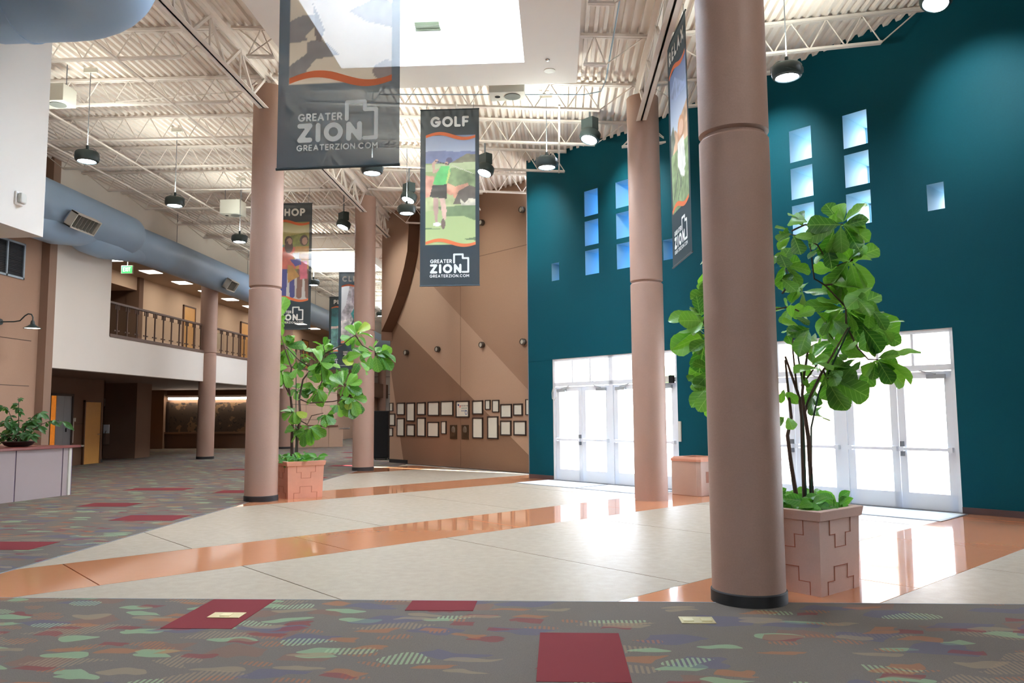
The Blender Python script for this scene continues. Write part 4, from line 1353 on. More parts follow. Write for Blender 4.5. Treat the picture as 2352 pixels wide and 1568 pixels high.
STEM_L = [[(-5.25, 15.35, 0.82), (-5.27, 15.36, 1.1), (-5.28, 15.42, 1.56), (-5.31, 15.36, 1.96), (-5.36, 15.37, 2.16), (-5.31, 15.38, 2.54)], [(-5.18, 15.35, 0.85), (-5.14, 15.31, 1.28), (-5.08, 15.28, 1.56), (-5.13, 15.34, 1.93), (-5.08, 15.4, 2.31), (-4.89, 15.35, 2.53)], [(-5.14, 15.35, 1.93), (-4.94, 15.37, 1.84), (-4.82, 15.43, 2.02)], [(-4.89, 15.35, 2.53), (-4.71, 15.32, 2.64), (-4.62, 15.33, 2.82), (-4.64, 15.28, 2.98)], [(-4.89, 15.35, 2.53), (-4.68, 15.33, 2.59), (-4.68, 15.35, 2.27), (-4.74, 15.37, 2.13)], [(-4.63, 15.35, 2.82), (-4.29, 15.38, 2.99), (-4.1, 15.33, 3.13), (-4.01, 15.32, 3.18)], [(-4.02, 15.35, 3.19), (-3.88, 15.39, 2.98), (-3.68, 15.4, 2.87)], [(-4.68, 15.35, 2.59), (-4.39, 15.34, 2.35), (-4.21, 15.33, 2.18)], [(-4.94, 15.35, 1.84), (-4.46, 15.41, 1.87), (-4.11, 15.42, 1.95)], [(-5.22, 15.35, 1.56), (-4.94, 15.29, 1.42), (-4.87, 15.33, 1.59), (-4.63, 15.31, 1.64)], [(-5.3, 15.35, 1.96), (-5.47, 15.34, 2.28), (-5.52, 15.31, 2.48)], [(-5.3, 15.35, 2.54), (-5.42, 15.34, 2.88), (-5.6, 15.32, 3.44)], [(-4.89, 15.35, 2.53), (-5.14, 15.3, 2.7), (-5.41, 15.32, 2.97)]]
STAKE_L = [[(-5.16, 15.3, 0.85), (-5.17, 15.25, 2.41)]]
# ---------------------------------------------------------------- planters and trees
m_terra_pale = mat('pale_weathered_terracotta', (208, 176, 162), .75, vary=.10, vscale=4, grain=.06, gscale=80, bump=.1)


def planter(x, y, b, r, h, rotz, label, m_terra):
    """square terracotta planter, wider at the rim, with stepped line reliefs on its faces"""
    t = thing('square_planter', label, 'planter', (x, y, 0), rotz)
    hb, hr = b / 2, r / 2
    zr = h - .085
    m = MB()
    ring = lambda k, z: [(-k, -k, z), (k, -k, z), (k, k, z), (-k, k, z)]
    hm = hb + (hr - .03 - hb) * (zr / h)
    vs_ = ring(hb, 0) + ring(hm, zr) + ring(hm - .05, zr) + ring(hb - .05, .06)
    m.add(vs_, [(0, 3, 2, 1)] + [(q * 4 + i, q * 4 + (i + 1) % 4, q * 4 + 4 + (i + 1) % 4, q * 4 + 4 + i) for q in range(3) for i in range(4)])
    m.build('body', m_terra, t)
    m = MB()
    vs_ = ring(hm - .004, zr - .01) + ring(hm + .018, zr) + ring(hr, h - .006) + ring(hr - .01, h) + ring(hr - .055, h) + ring(hm - .05, zr)
    m.add(vs_, [(q * 4 + i, q * 4 + (i + 1) % 4, q * 4 + 4 + (i + 1) % 4, q * 4 + 4 + i) for q in range(5) for i in range(4)])
    m.build('rim', m_terra, t)
    MB().box(-hm + .05, hm - .05, -hm + .05, hm - .05, zr - .12, zr - .04).build('soil', m_soil, t)
    top = [(.24, 1.0), (.24, .80), (.37, .80), (.37, .62), (.64, .62), (.64, .80), (.77, .80), (.77, 1.0)]
    bot = [(.17, .0), (.17, .17), (.34, .17), (.34, .36), (.68, .36), (.68, .17), (.84, .17), (.84, .0)]
    for f in range(4):
        for pl in (top, bot):
            g = MB()
            pts = []
            for fx, fz in pl:
                z = .006 + fz * (zr - .012)
                hw_ = hb + (hm - hb) * (z / zr)
                pts.append(Vector(((fx * 2 - 1) * hw_, -hw_ - .001, z)))
            for p, q in zip(pts, pts[1:]):
                e = (q - p).normalized() * .004
                g.bar(p - e, q + e, .008, .006)
            o = g.build('relief_line', m_terradark, t)
            o.matrix_basis = Matrix.Rotation(f * PI / 2, 4, 'Z')
    return t


planter(2.28, 7.55, .645, .745, .735, math.radians(42), 'tall square terracotta planter behind the nearest column', m_terra_pale)
planter(-5.13, 15.40, .69, .80, .715, math.radians(40), 'square terracotta planter beside the left column', m_terra)


def leaf_mesh(name, m, curl, fold, wave, ln=1.0, shape=None):
    """an obovate leaf of length 1 along +y, folded along the midrib"""
    rows = shape or [(0, .015), (.10, .05), (.22, .13), (.36, .205), (.50, .24), (.64, .29), (.78, .315), (.89, .26), (.97, .12), (1.0, .02)]
    g = MB()
    vs_, fs = [], []
    for i, (y, w) in enumerate(rows):
        z = -curl * y * y
        wv = wave * math.sin(i * 2.1)
        vs_ += [(-w, y, z + fold * w + wv * w), (-w * .5, y + .01, z + fold * w * .42), (0, y, z), (w * .5, y + .01, z + fold * w * .42), (w, y, z + fold * w - wv * w)]
    for i in range(len(rows) - 1):
        for j in range(4):
            a = 5 * i + j
            fs.append((a, a + 1, a + 6, a + 5))
    g.add(vs_, fs)
    me = bpy.data.meshes.new(name)
    me.from_pydata(g.v, [], g.f)
    me.materials.append(m)
    me.polygons.foreach_set('use_smooth', [True] * len(g.f))
    return me


def leaf_material(name, c, c2, rib):
    q = NT(name)
    sx = q.n('SeparateXYZ')
    q.l(q.coord(), sx.inputs[0])
    ax = q.math('ABSOLUTE', sx.outputs[0])
    mid = q.math('LESS_THAN', ax, .013)
    v = q.math('SUBTRACT', sx.outputs[1], q.math('MULTIPLY', ax, .75))
    vn = q.math('LESS_THAN', q.math('PINGPONG', v, .075), .006)
    f = q.math('MULTIPLY', q.math('MAXIMUM', mid, vn), .55)
    oi = q.n('ObjectInfo')
    base = q.mix(oi.outputs['Random'], lin(*c), lin(*c2))
    col = q.mix(f, base, lin(*rib))
    q.l(col, q.b.inputs['Base Color'])
    q.b.inputs['Roughness'].default_value = .34
    tl = q.n('BsdfTranslucent')
    tc = q.n('MixRGB', blend_type='MULTIPLY')
    tc.inputs[0].default_value = 1
    q.l(col, tc.inputs[1])
    tc.inputs[2].default_value = (1.5, 1.7, .6, 1)
    q.l(tc.outputs[0], tl.inputs[0])
    ms = q.n('MixShader')
    ms.inputs[0].default_value = .36
    q.l(q.b.outputs[0], ms.inputs[1])
    q.l(tl.outputs[0], ms.inputs[2])
    q.l(ms.outputs[0], q.o.inputs['Surface'])
    return q.m


m_fig = leaf_material('fiddle_fig_leaf', (54, 104, 46), (122, 174, 76), (150, 186, 110))
m_figy = leaf_material('yellow_green_leaf', (150, 172, 70), (166, 180, 84), (190, 200, 120))
m_ivy = leaf_material('ground_cover_leaf', (70, 138, 56), (112, 172, 76), (150, 190, 110))
FIG = [leaf_mesh('fig_leaf', m_fig, .22, .25, .05), leaf_mesh('fig_leaf_flat', m_fig, .10, .12, .10), leaf_mesh('fig_leaf_curled', m_fig, .38, .42, .03)]
FIGY = leaf_mesh('fig_leaf_yellow', m_figy, .2, .2, .05)
OV = [(0, .02), (.12, .16), (.30, .30), (.52, .34), (.74, .26), (.90, .12), (1.0, .01)]
IVY = [leaf_mesh('ivy_leaf', m_ivy, .2, .2, .05, shape=OV), leaf_mesh('ivy_leaf_b', m_ivy, .35, .35, .08, shape=OV)]


def place_leaf(me, root, base, tip, rnd, name='leaf', lean=None):
    b, t_ = Vector(base), Vector(tip)
    d = t_ - b
    L = d.length
    d.normalize()
    toward = (EYE - b).normalized()
    n = (Vector((0, 0, 1)) * rnd.uniform(.2, .9) + toward * rnd.uniform(.25, 1.0) + Vector((rnd.uniform(-.5, .5), rnd.uniform(-.5, .5), 0)))
    n = n - d * n.dot(d)
    if n.length < .05:
        n = Vector((0, 0, 1)) - d * d.z
    n.normalize()
    x = d.cross(n)
    mw = Matrix(((x.x * L, d.x * L, n.x * L, b.x), (x.y * L, d.y * L, n.y * L, b.y), (x.z * L, d.z * L, n.z * L, b.z), (0, 0, 0, 1)))
    o = bpy.data.objects.new(name, me)
    COL.objects.link(o)
    o.parent = root
    o.matrix_basis = root.matrix_basis.inverted() @ mw
    return o


def fig_tree(label, base, stems, branches, stakes, leaves, seed, r0_):
    rnd = random.Random(seed)
    t = thing('fiddle_leaf_fig', label, 'potted tree', base)
    for i, s in enumerate(stems):
        n = len(s)
        MB().tube(s, [r0_ * (1 - .6 * k / (n - 1)) * (1 if i < 3 else .7) for k in range(n)], 7).build('stem', m_bark, t, smooth=True, world=True)
    for s in branches:
        n = len(s)
        MB().tube(s, [.010 * (1 - .5 * k / (n - 1)) * r0_ / .022 for k in range(n)], 6).build('branch', m_bark, t, smooth=True, world=True)
    for s in stakes:
        MB().tube(s, .009, 6).build('support_stake', m_stake, t, world=True)
    for k, l in enumerate(leaves):
        me = FIGY if rnd.random() < .03 else FIG[rnd.choice((0, 0, 1, 1, 2))]
        b, q = Vector(l[:3]), Vector(l[3:])
        q = b + (q - b) * 1.06
        place_leaf(me, t, b, q, rnd)
        for _ in range(rnd.choice((1, 1, 2, 2))):          # the leaves behind it on the same twig
            d = q - b
            a = rnd.choice((-1, 1)) * rnd.uniform(.7, 1.5)
            d2 = Matrix.Rotation(a, 3, (EYE - b).normalized()) @ d * rnd.uniform(.6, .95)
            off = Vector((rnd.uniform(-.03, .03), rnd.uniform(.03, .16), rnd.uniform(-.03, .03)))
            place_leaf(FIG[rnd.choice((0, 1, 2))], t, b + off, b + off + d2, rnd)
    return t


def stem_fix(stems, z):
    out = []
    for s in stems:
        s = [tuple(p) for p in s]
        if s[0][2] < 1.1:
            s[0] = (s[0][0], s[0][1], z)
        out.append(s)
    return out


fig_tree('large fiddle-leaf fig with broad leaves behind the nearest column', (2.28, 7.55, .60), stem_fix(STEM_R, .60), BRANCH_R, stem_fix(STAKE_R, .6), LEAF_R, 3, .022)
fig_tree('fiddle-leaf fig spreading from the planter beside the left column', (-5.13, 15.40, .58), stem_fix(STEM_L[:2], .58), STEM_L[2:], stem_fix(STAKE_L, .58), LEAF_L, 5, .034)


def ground_cover(label, x, y, z, half, rotz, n, seed, size):
    rnd = random.Random(seed)
    t = thing('ground_cover_plant', label, 'plant', (x, y, z))
    R = Matrix.Rotation(rotz, 3, 'Z')
    st = MB()
    for k in range(n):
        p = R @ Vector((rnd.uniform(-half, half), rnd.uniform(-half, half), 0)) + Vector((x, y, z + rnd.uniform(.05, .19)))
        a = rnd.uniform(0, 2 * PI)
        L = size * rnd.uniform(.7, 1.3)
        q = p + Vector((math.cos(a) * L, math.sin(a) * L, rnd.uniform(-.1, .8) * L))
        place_leaf(IVY[k % 2], t, p, q, rnd)
        st.tube([(p.x, p.y, z), (p.x, p.y, p.z)], .003, 4)
    tag(st.build('stems', m_ivy, t, world=True), kind='stuff')


ground_cover('leafy green ground cover filling the tall planter behind the nearest column', 2.28, 7.55, .62, .29, math.radians(42), 95, 11, .13)
ground_cover('leafy green ground cover filling the left terracotta planter', -5.13, 15.40, .60, .31, math.radians(40), 95, 12, .14)

# potted plant on the reception counter
rnd = random.Random(21)
t = thing('counter_plant', 'bushy dark green plant with arching twigs on the reception counter', 'potted plant', (-10.75, 15.15, 1.02))
MB().lathe([(.16, 0), (.24, .03), (.30, .10), (.28, .11), (.22, .06), (0, .05)], 24).build('dark_bowl', m_frame, t, smooth=True)
m_ficus = leaf_material('dark_slim_leaf', (44, 92, 50), (74, 124, 66), (110, 150, 96))
SLIM = leaf_mesh('slim_leaf', m_ficus, .3, .3, .03, shape=[(0, .02), (.15, .10), (.35, .19), (.55, .20), (.78, .13), (.92, .05), (1, .01)])
tw = [((-10.75, 15.15), (-.05, .0, 1.02), .1), ((-10.75, 15.15), (.98, .05, .70), .35), ((-10.75, 15.15), (-.78, .1, .66), .2), ((-10.75, 15.15), (-.35, 0, .85), .1), ((-10.75, 15.15), (.36, -.1, .55), .1),
      ((-10.75, 15.15), (-.5, -.15, .30), .1), ((-10.75, 15.15), (.30, .2, .75), .15), ((-10.75, 15.15), (-.12, -.25, .55), .1), ((-10.75, 15.15), (.1, .2, .5), .05), ((-10.75, 15.15), (-.25, .2, .5), .05), ((-10.75, 15.15), (.42, -.2, .28), .1), ((-10.75, 15.15), (-.72, .0, .18), .1)]
for (bx, by), d, sag in tw:
    pts = []
    for k in range(8):
        f = k / 7
        pts.append(Vector((bx + d[0] * f * 1.05, by + d[1] * f, 1.08 + d[2] * (1.6 * f - .6 * f * f) - sag * f ** 3)))
    MB().tube(pts, [.010 * (1 - .7 * k / 7) for k in range(8)], 5).build('twig', m_bark, t, world=True)
    for k in range(24):
        f = rnd.uniform(.12, 1)
        i = min(6, int(f * 7))
        p = pts[i].lerp(pts[i + 1], f * 7 - i)
        L = rnd.uniform(.12, .19)
        a = rnd.uniform(0, 2 * PI)
        q = p + Vector((math.cos(a) * L * .8 + d[0] * .08, math.sin(a) * L * .8, rnd.uniform(-.8, .25) * L))
        place_leaf(SLIM, t, p, q, rnd)
# ---------------------------------------------------------------- framed documents on the brown wall
def paper_material():
    q = NT('printed_page')
    sx = q.n('SeparateXYZ')
    q.l(q.coord(), sx.inputs[0])
    w = q.n('TexWave', wave_type='BANDS', bands_direction='Z')
    w.inputs['Scale'].default_value = 16
    w.inputs['Distortion'].default_value = 1.5
    w.inputs['Detail Scale'].default_value = 30
    q.l(q.coord(), w.inputs['Vector'])
    n = q.noise(14, 3)
    f = q.math('MULTIPLY', q.math('GREATER_THAN', w.outputs['Fac'], .5), q.math('MULTIPLY', n, .30))
    q.l(q.mix(f, lin(214, 210, 196), lin(150, 142, 128)), q.b.inputs['Base Color'])
    q.b.inputs['Roughness'].default_value = .5
    return q.m


m_page = paper_material()
m_mat = mat('cream_page_margin', (216, 212, 198), .7)
FR = [(-22.678, 1.713, -22.456, 1.997), (-22.68, 1.225, -22.329, 1.639), (-22.69, .878, -22.455, 1.16), (-22.222, 1.581, -21.76, 1.997), (-22.216, .882, -21.771, 1.489), (-21.642, 1.376, -21.178, 1.989),
      (-21.636, .891, -21.175, 1.285), (-21.048, 1.581, -20.586, 1.989), (-21.045, .892, -20.582, 1.502), (-20.45, 1.551, -19.849, 1.999), (-20.464, .886, -19.863, 1.366), (-19.764, 1.549, -19.128, 2.01),
      (-19.74, .994, -19.48, 1.39), (-18.991, 1.499, -18.347, 2.002), (-18.191, 1.584, -17.704, 2.001), (-18.193, .885, -17.708, 1.498), (-17.6, 1.721, -17.368, 2.006), (-17.28, 1.644, -16.982, 2.0),
      (-17.502, .883, -17.028, 1.534), (-16.916, 1.484, -16.438, 1.878), (-16.929, .99, -16.469, 1.413), (-16.372, 1.544, -15.99, 1.881), (-16.365, 1.0, -15.853, 1.408), (-15.867, 1.56, -15.70, 1.995)]
FRL = ['tiny upright frame at the top left end of the document wall', 'framed page in the middle of the leftmost three beside the black box', 'tiny frame at the bottom left end of the document wall',
       'framed document, upper row, just right of the leftmost three', 'tall framed document, lower row, just right of the leftmost three', 'tall framed document in the upper row above a small square one',
       'small nearly square framed document, lower row, third column', 'framed document with two text columns, upper row, fourth column', 'tall framed document, lower row, fourth column',
       'wide framed page, upper row, first of two wide ones', 'wide framed list with ruled lines, lower row beside a narrow page', 'wide framed page, upper row, left of the flag poster',
       'narrow framed page, lower row, left of the bronze plaques', 'white framed poster with a flag reading FREEDOM SHRINE', 'framed page, upper row, right of the flag poster', 'tall framed page, lower row, right of the bronze plaques',
       'very small narrow frame, upper row, right half', 'upright framed text page next to the very small frame', 'tallest framed page, lower row, right half', 'large cream framed page, upper right of the wall',
       'cream framed page with a centre rule, lower right', 'cream framed page, upper row, nearest the teal corner', 'wide cream framed page, lower row, nearest the teal corner', 'frame half hidden at the teal wall corner']
for (a, c, b, d), l in zip(FR, FRL):
    w, h = b - a, d - c
    t = thing('framed_document', l, 'picture frame', uvw((a + b) / 2, BS, c), WROT, 'framed documents on the brown wall')
    e = .036 if w > .3 else .026
    f = MB()
    for x0, x1, z0, z1 in ((-w / 2, -w / 2 + e, 0, h), (w / 2 - e, w / 2, 0, h), (-w / 2, w / 2, 0, e), (-w / 2, w / 2, h - e, h)):
        f.box(x0, x1, -.035, 0, z0, z1)
    f.build('frame', m_frame, t)
    MB().box(-w / 2 + e, w / 2 - e, -.018, -.002, e, h - e).build('page', m_mat, t)
    if 'FREEDOM' in l:
        p = MB()
        write(p, 'FREEDOM', -w * .16, w * .40, h * .66, h * .735, -.0195, .012)
        p.build('lettering', mat('grey_print', (70, 70, 74), .8), t)
        p = MB()
        write(p, 'SHRINE', -w * .08, w * .33, h * .52, h * .595, -.0195, .012)
        p.build('lettering', mat('teal_print', (60, 120, 110), .8), t)
        p = MB()
        p.add([(-w * .36, -.0195, h * .70), (-w * .26, -.0195, h * .68), (-w * .26, -.0195, h * .80), (-w * .36, -.0195, h * .82)], [(0, 1, 2, 3)], 0)
        p.add([(-w * .26, -.0194, h * .60), (-w * .14, -.0194, h * .58), (-w * .10, -.0194, h * .72), (-w * .24, -.0194, h * .74)], [(0, 1, 2, 3)], 1)
        p.build('flag_print', [mat('navy_print', (40, 44, 110), .8), mat('pale_red_print', (220, 150, 140), .8)], t)
        p = MB()
        stroke(p, arc(w * .27, h * .30, .05, .06, 0, 360, 20), .022, -.0195)
        stroke(p, [(-w * .32, h * .62), (-w * .27, h * .15)], .006, -.0194)
        for k in range(3):
            stroke(p, [(-w * .1, h * (.44 - .035 * k)), (w * .3, h * (.44 - .035 * k))], .008, -.0194)
        p.build('emblem_print', mat('blue_print', (72, 98, 150), .8), t)
    else:
        MB().box(-w / 2 + e + .03, w / 2 - e - .03, -.0195, -.018, e + .04, h - e - .04).build('print', m_page, t)
for k, (a, c, b, d) in enumerate(((-19.285, .846, -18.952, 1.274), (-18.712, .857, -18.385, 1.277))):
    w, h = b - a, d - c
    t = thing('bronze_plaque', ['dark bronze relief plaque on the brown wall, left of the pair', 'dark bronze relief plaque on the brown wall, right of the pair'][k], 'plaque', uvw((a + b) / 2, BS, c), WROT, 'bronze plaques')
    MB().box(-w / 2, w / 2, -.03, 0, 0, h).build('plate', m_bronze, t, bevel=.006)
    rl = MB()
    rl.lathe([(0, .06), (.05, .05), (.085, .02), (.09, 0)], 16)
    o = rl.build('relief_head', mat('worn_bronze', (112, 98, 84), .4, metal=.3), t, smooth=True)
    o.matrix_basis = Matrix.Translation((.01, -.028, h * .66)) @ Matrix.Rotation(PI / 2, 4, 'X') @ Matrix.Diagonal((1, 1.25, .5, 1))
    rb = MB()
    rb.plate([(-.10, .05), (.10, .05), (.09, .16), (.035, .22), (-.035, .22), (-.09, .16)], -.045, -.028)
    rb.build('relief_bust', m_bronze, t, bevel=.01)

# black covered box beside the brown wall
t = thing('covered_equipment_case', 'tall black covered equipment case standing left of the framed documents', 'case', (-6.33, 28.1, 0))
MB().box(-.28, .28, -.3, .3, .08, 1.74).build('cover', m_black, t, bevel=.03)
MB().box(-.24, .24, -.26, .26, .04, .09).build('trolley_base', m_base, t)
for sx in (-.2, .2):
    for sy in (-.2, .2):
        MB().cyl((sx - .02, sy, .035), (sx + .02, sy, .035), .03, 12).build('caster', m_base, t)

# ---------------------------------------------------------------- litter bin by the doors
t = thing('litter_bin', 'square pink concrete litter bin with terracotta rim between the round columns', 'litter bin', (2.72, 15.83, 0), math.radians(40))
hw, ch = .37, .06
octo = [(-hw + ch, -hw), (hw - ch, -hw), (hw, -hw + ch), (hw, hw - ch), (hw - ch, hw), (-hw + ch, hw), (-hw, hw - ch), (-hw, -hw + ch)]
MB().prism(octo, 0, .66).build('body', m_bin, t, bevel=.008)
o2 = [(x * 1.03, y * 1.03) for x, y in octo]
inn = [(x * .55, y * .55) for x, y in octo]
rm = MB()
n = 8
vs_ = [(x, y, z) for ring, z in ((o2, .655), (o2, .70), ([(x * .92, y * .92) for x, y in octo], .735), (inn, .735), (inn, .60)) for x, y in ring]
rm.add(vs_, [(r * n + i, r * n + (i + 1) % n, (r + 1) * n + (i + 1) % n, (r + 1) * n + i) for r in range(4) for i in range(n)] + [tuple(range(n))[::-1]])
rm.build('rim', m_terra, t)
MB().box(-.2, .2, -.2, .2, .58, .62).build('dark_opening', m_black, t)
for nm, mw in (('side_plate', Matrix.Identity(4)), ('side_plate', Matrix.Rotation(PI / 2, 4, 'Z'))):
    o = MB().box(-.17, .14, -hw - .006, -hw, .25, .46).build(nm, m_binplate, t)
    o.matrix_basis = mw
for a in range(4):
    o = MB().box(hw - ch - .012, hw - ch, -hw - .005, -hw + .001, .02, .64).build('corner_rib', m_bin, t)
    o.matrix_basis = Matrix.Rotation(a * PI / 2, 4, 'Z')

# ---------------------------------------------------------------- reception counter at the left
t = thing('reception_counter', 'mauve-grey reception counter with red-brown top at the left edge', 'counter', (-10.2, 15.0, 0))
P = [(-11.3, 10.6), (-10.62, 13.0), (-10.32, 14.5), (-10.11, 15.6), (-10.05, 15.82)]
for i, (p, q) in enumerate(zip(P, P[1:])):
    p, q = Vector((*p, 0)), Vector((*q, 0))
    d = (q - p).normalized()
    nrm = Vector((d.y, -d.x, 0))
    g = d * .012
    b = MB()
    b.prism([(v.x, v.y) for v in (p + g, q - g, q - g - nrm * .04, p + g - nrm * .04)], 0.0, .97)
    b.build('front_panel', m_counter, t, world=True)
    b = MB()
    for e in (q,):
        b.prism([(v.x, v.y) for v in (e - g - nrm * .012, e + g - nrm * .012, e + g - nrm * .04, e - g - nrm * .04)], 0.0, .97)
    b.build('reveal_strip', m_purple, t, world=True)
core = [(x - .04, y) for x, y in P] + [(-10.75, 15.78), (-11.9, 15.78), (-12.2, 10.6)]
MB().prism(core, 0.0, .96).build('body', m_counter, t, world=True)
top = [(-11.22, 10.5), (-10.55, 13.0), (-10.25, 14.5), (-10.03, 15.6), (-9.95, 15.95)]
MB().prism(top + [(-12.0, 15.92), (-12.3, 10.5)], .97, 1.02).build('worktop', m_ctop, t, bevel=.008, world=True)
MB().box(-10.16, -10.05, 15.72, 15.80, 0, .96).build('end_trim', m_vent, t, world=True)
MB().cyl((-9.97, 15.96, 1.0), (-9.90, 15.96, 1.0), .02, 10).build('end_knob', m_chrome, t, world=True)

t = thing('brochure_holder', 'small clear brochure holder on the counter at the left picture edge', 'holder', (-10.78, 14.12, 1.02), .2)
b = MB()
for x0, x1, y0, y1 in ((-.16, .16, -.10, -.095), (-.16, .16, .095, .10), (-.16, -.155, -.1, .1), (.155, .16, -.1, .1)):
    b.box(x0, x1, y0, y1, 0, .10)
b.build('clear_box', m_glass, t)
MB().box(-.14, .14, -.08, .08, 0, .06).build('brochure_stack', mat('olive_paper', (150, 146, 110), .7), t)
rb = MB()
for x0, x1, y0, y1 in ((-.165, .165, -.105, -.09), (-.165, .165, .09, .105), (-.165, -.15, -.1, .1), (.15, .165, -.1, .1)):
    rb.box(x0, x1, y0, y1, .10, .112)
rb.build('rim', m_alu, t)

# ---------------------------------------------------------------- mezzanine railing


def railing(y0, y1, n, label):
    x = MX - .12
    t = thing('balcony_railing', label, 'railing', (x, (y0 + y1) / 2, 3.97))
    MB().box(x - .05, x + .05, y0, y1, 4.98, 5.04).build('handrail', m_brownmetal, t, world=True)
    MB().box(x - .12, x + .14, y0, y1, 3.95, 4.05).build('base_curb', m_brownmetal, t, world=True)
    st = (y1 - y0) / n
    for i in range(n + 1):
        y = y0 + st * i
        MB().box(x - .02, x + .02, y - .014, y + .014, 4.05, 4.98).build('baluster', m_brownmetal, t, world=True)
        if i < n:
            MB().box(x - .004, x + .004, y + .05, y + st - .05, 4.12, 4.86).build('glass_panel', m_railglass, t, world=True)
            for yy in (y + .1, y + st - .1):
                MB().box(x - .015, x + .015, yy - .012, yy + .012, 4.84, 4.98).build('glass_clip', m_brownmetal, t, world=True)
                MB().box(x - .015, x + .015, yy - .03, yy + .03, 4.17, 4.21).build('glass_clip', m_brownmetal, t, world=True)
    return t


m_railglass = glass_material('rail_glass', (.98, .98, .96, 1), .2)
railing(22.32, 28.5, 11, 'brown balcony railing with glass panels left of the mezzanine column')
railing(29.15, 37.7, 15, 'brown balcony railing with glass panels right of the mezzanine column')
railing(37.8, 46.4, 12, 'far brown balcony railing beyond the mezzanine band')

# corridor fittings
for i, y in enumerate((25.2, 27.6, 30.0, 32.3, 34.6, 37.0, 39.5, 42.0, 44.5, 47)):
    t = thing('ceiling_light_panel', f'flat lit ceiling panel above the balcony corridor, {ORD[i]} from the left', 'lamp', (-14.85, y, 6.9), group='light panels of the upper corridor')
    MB().box(-.30, .30, -.36, .36, -.02, 0).build('frame', m_white, t)
    MB().box(-.27, .27, -.33, .33, -.028, -.018).build('diffuser', m_panelglow, t)
t = thing('exit_sign', 'small green lit exit sign hanging in the upper corridor', 'sign', (-14.6, 25.6, 6.45))
MB().box(-.20, .20, -.04, .04, 0, .28).build('housing', m_vent, t)
MB().box(-.185, .185, -.046, -.04, .015, .265).build('face', m_exit, t)
p = MB()
write(p, 'EXIT', -.13, .13, .07, .21, -.048, .022)
p.build('lettering', mat('white_lit_letters', (240, 255, 240), .5, emit=((230, 255, 230), .15)), t)
MB().cyl((0, 0, .28), (0, 0, .45), .015, 8).build('stem', m_vent, t)
m_doorframe = mat('brown_door_frame', (92, 60, 40), .5)


def wood_door(name, x, y0, y1, z0, h, label, swing=-1):
    t = thing('wood_door', label, 'door', (x, (y0 + y1) / 2, z0))
    w = y1 - y0
    MB().box(0, .05, -w / 2, w / 2, 0, h).build('leaf', m_wood, t)
    f = MB()
    f.box(0, .07, -w / 2 - .06, -w / 2, 0, h + .06)
    f.box(0, .07, w / 2, w / 2 + .06, 0, h + .06)
    f.box(0, .07, -w / 2 - .06, w / 2 + .06, h, h + .06)
    f.build('frame', m_doorframe, t)
    k = MB()
    k.cyl((.05, w / 2 - .09, 1.0), (.11, w / 2 - .09, 1.0), .014, 8)
    k.bar((.10, w / 2 - .10, 1.0), (.10, w / 2 - .22, 1.0), .02, .025)
    k.build('lever_handle', m_chrome, t)
    return t


wood_door('a', -16.0, 32.5, 33.5, 3.95, 2.35, 'orange wood door in the upper corridor left of the mezzanine column')
wood_door('b', -16.0, 38.6, 39.6, 3.95, 2.35, 'orange wood door in the upper corridor right of the mezzanine column')
wood_door('c', -16.0, 48.2, 49.3, 3.95, 2.35, 'far orange wood door in the upper corridor under the SHOP banner')
wood_door('d', -16.0, 45.2, 46.1, 3.95, 2.35, 'far dark-framed wood door in the upper corridor beside another')
wood_door('e', -16.0, 25.72, 26.62, 0, 2.1, 'tall orange wood door under the mezzanine near the counter')
wood_door('f', -20.3, 36.6, 37.6, 0, 2.1, 'orange wood door deep under the mezzanine beside the pier')

t = thing('lift_door', 'grey steel door with a narrow lit glass strip behind the counter plant', 'door', (-16.0, 24.35, 0))
m_greydoor = mat('grey_steel_door', (150, 154, 160), .4, metal=.2)
f = MB()
f.box(0, .08, -.56, -.48, 0, 2.36)
f.box(0, .08, .62, .68, 0, 2.36)
f.box(0, .08, -.56, .68, 2.28, 2.36)
f.build('frame', mat('dark_brown_frame', (56, 38, 30), .5), t)
MB().box(.0, .04, -.16, .22, 0, 2.28).build('left_leaf', m_greydoor, t)
MB().box(.0, .04, .23, .62, 0, 2.28).build('right_leaf', m_greydoor, t)
MB().box(.0, .02, -.48, -.16, 0, 2.28).build('side_glass', mat('amber_glow_pane', (200, 110, 30), .3, vary=.6, vscale=5, emit=((240, 140, 40), .25)), t)  # amber emission stands in for the lit view seen in the glass
MB().box(.04, .05, .33, .40, 1.12, 1.24).build('lock_plate', m_black, t)
t = thing('wall_phone', 'small pale wall intercom right of the grey steel door', 'intercom', (-16.0, 25.18, 1.45))
MB().box(0, .05, -.035, .035, 0, .12).build('case', m_vent, t)
t = thing('door_notice', 'thin white notice board on the wall beside the grey steel door', 'notice', (-16.0, 25.12, .75))
MB().box(0, .02, -.05, .05, 0, .8).build('board', m_vent, t)
t = thing('niche_sign', 'small cream sign box in the dark niche left of the pier', 'sign', (-17.6, 29.4, 2.0))
MB().box(-.13, .13, -.06, 0, 0, .30).build('box', m_vent, t)
MB().box(-.14, .14, -.07, 0, -.04, 0).build('bottom_lip', m_frame, t)
t = thing('drinking_fountain', 'grey drinking fountain in the dark niche left of the pier', 'fountain', (-17.35, 29.35, .55))
MB().box(-.16, .16, -.28, 0, 0, .42).build('basin', m_brownmetal, t, bevel=.02)
MB().box(-.14, .14, -.05, 0, .42, .75).build('splash_back', m_alu, t)
MB().cyl((.06, -.14, .42), (.06, -.10, .52), .012, 8).build('spout', m_chrome, t)

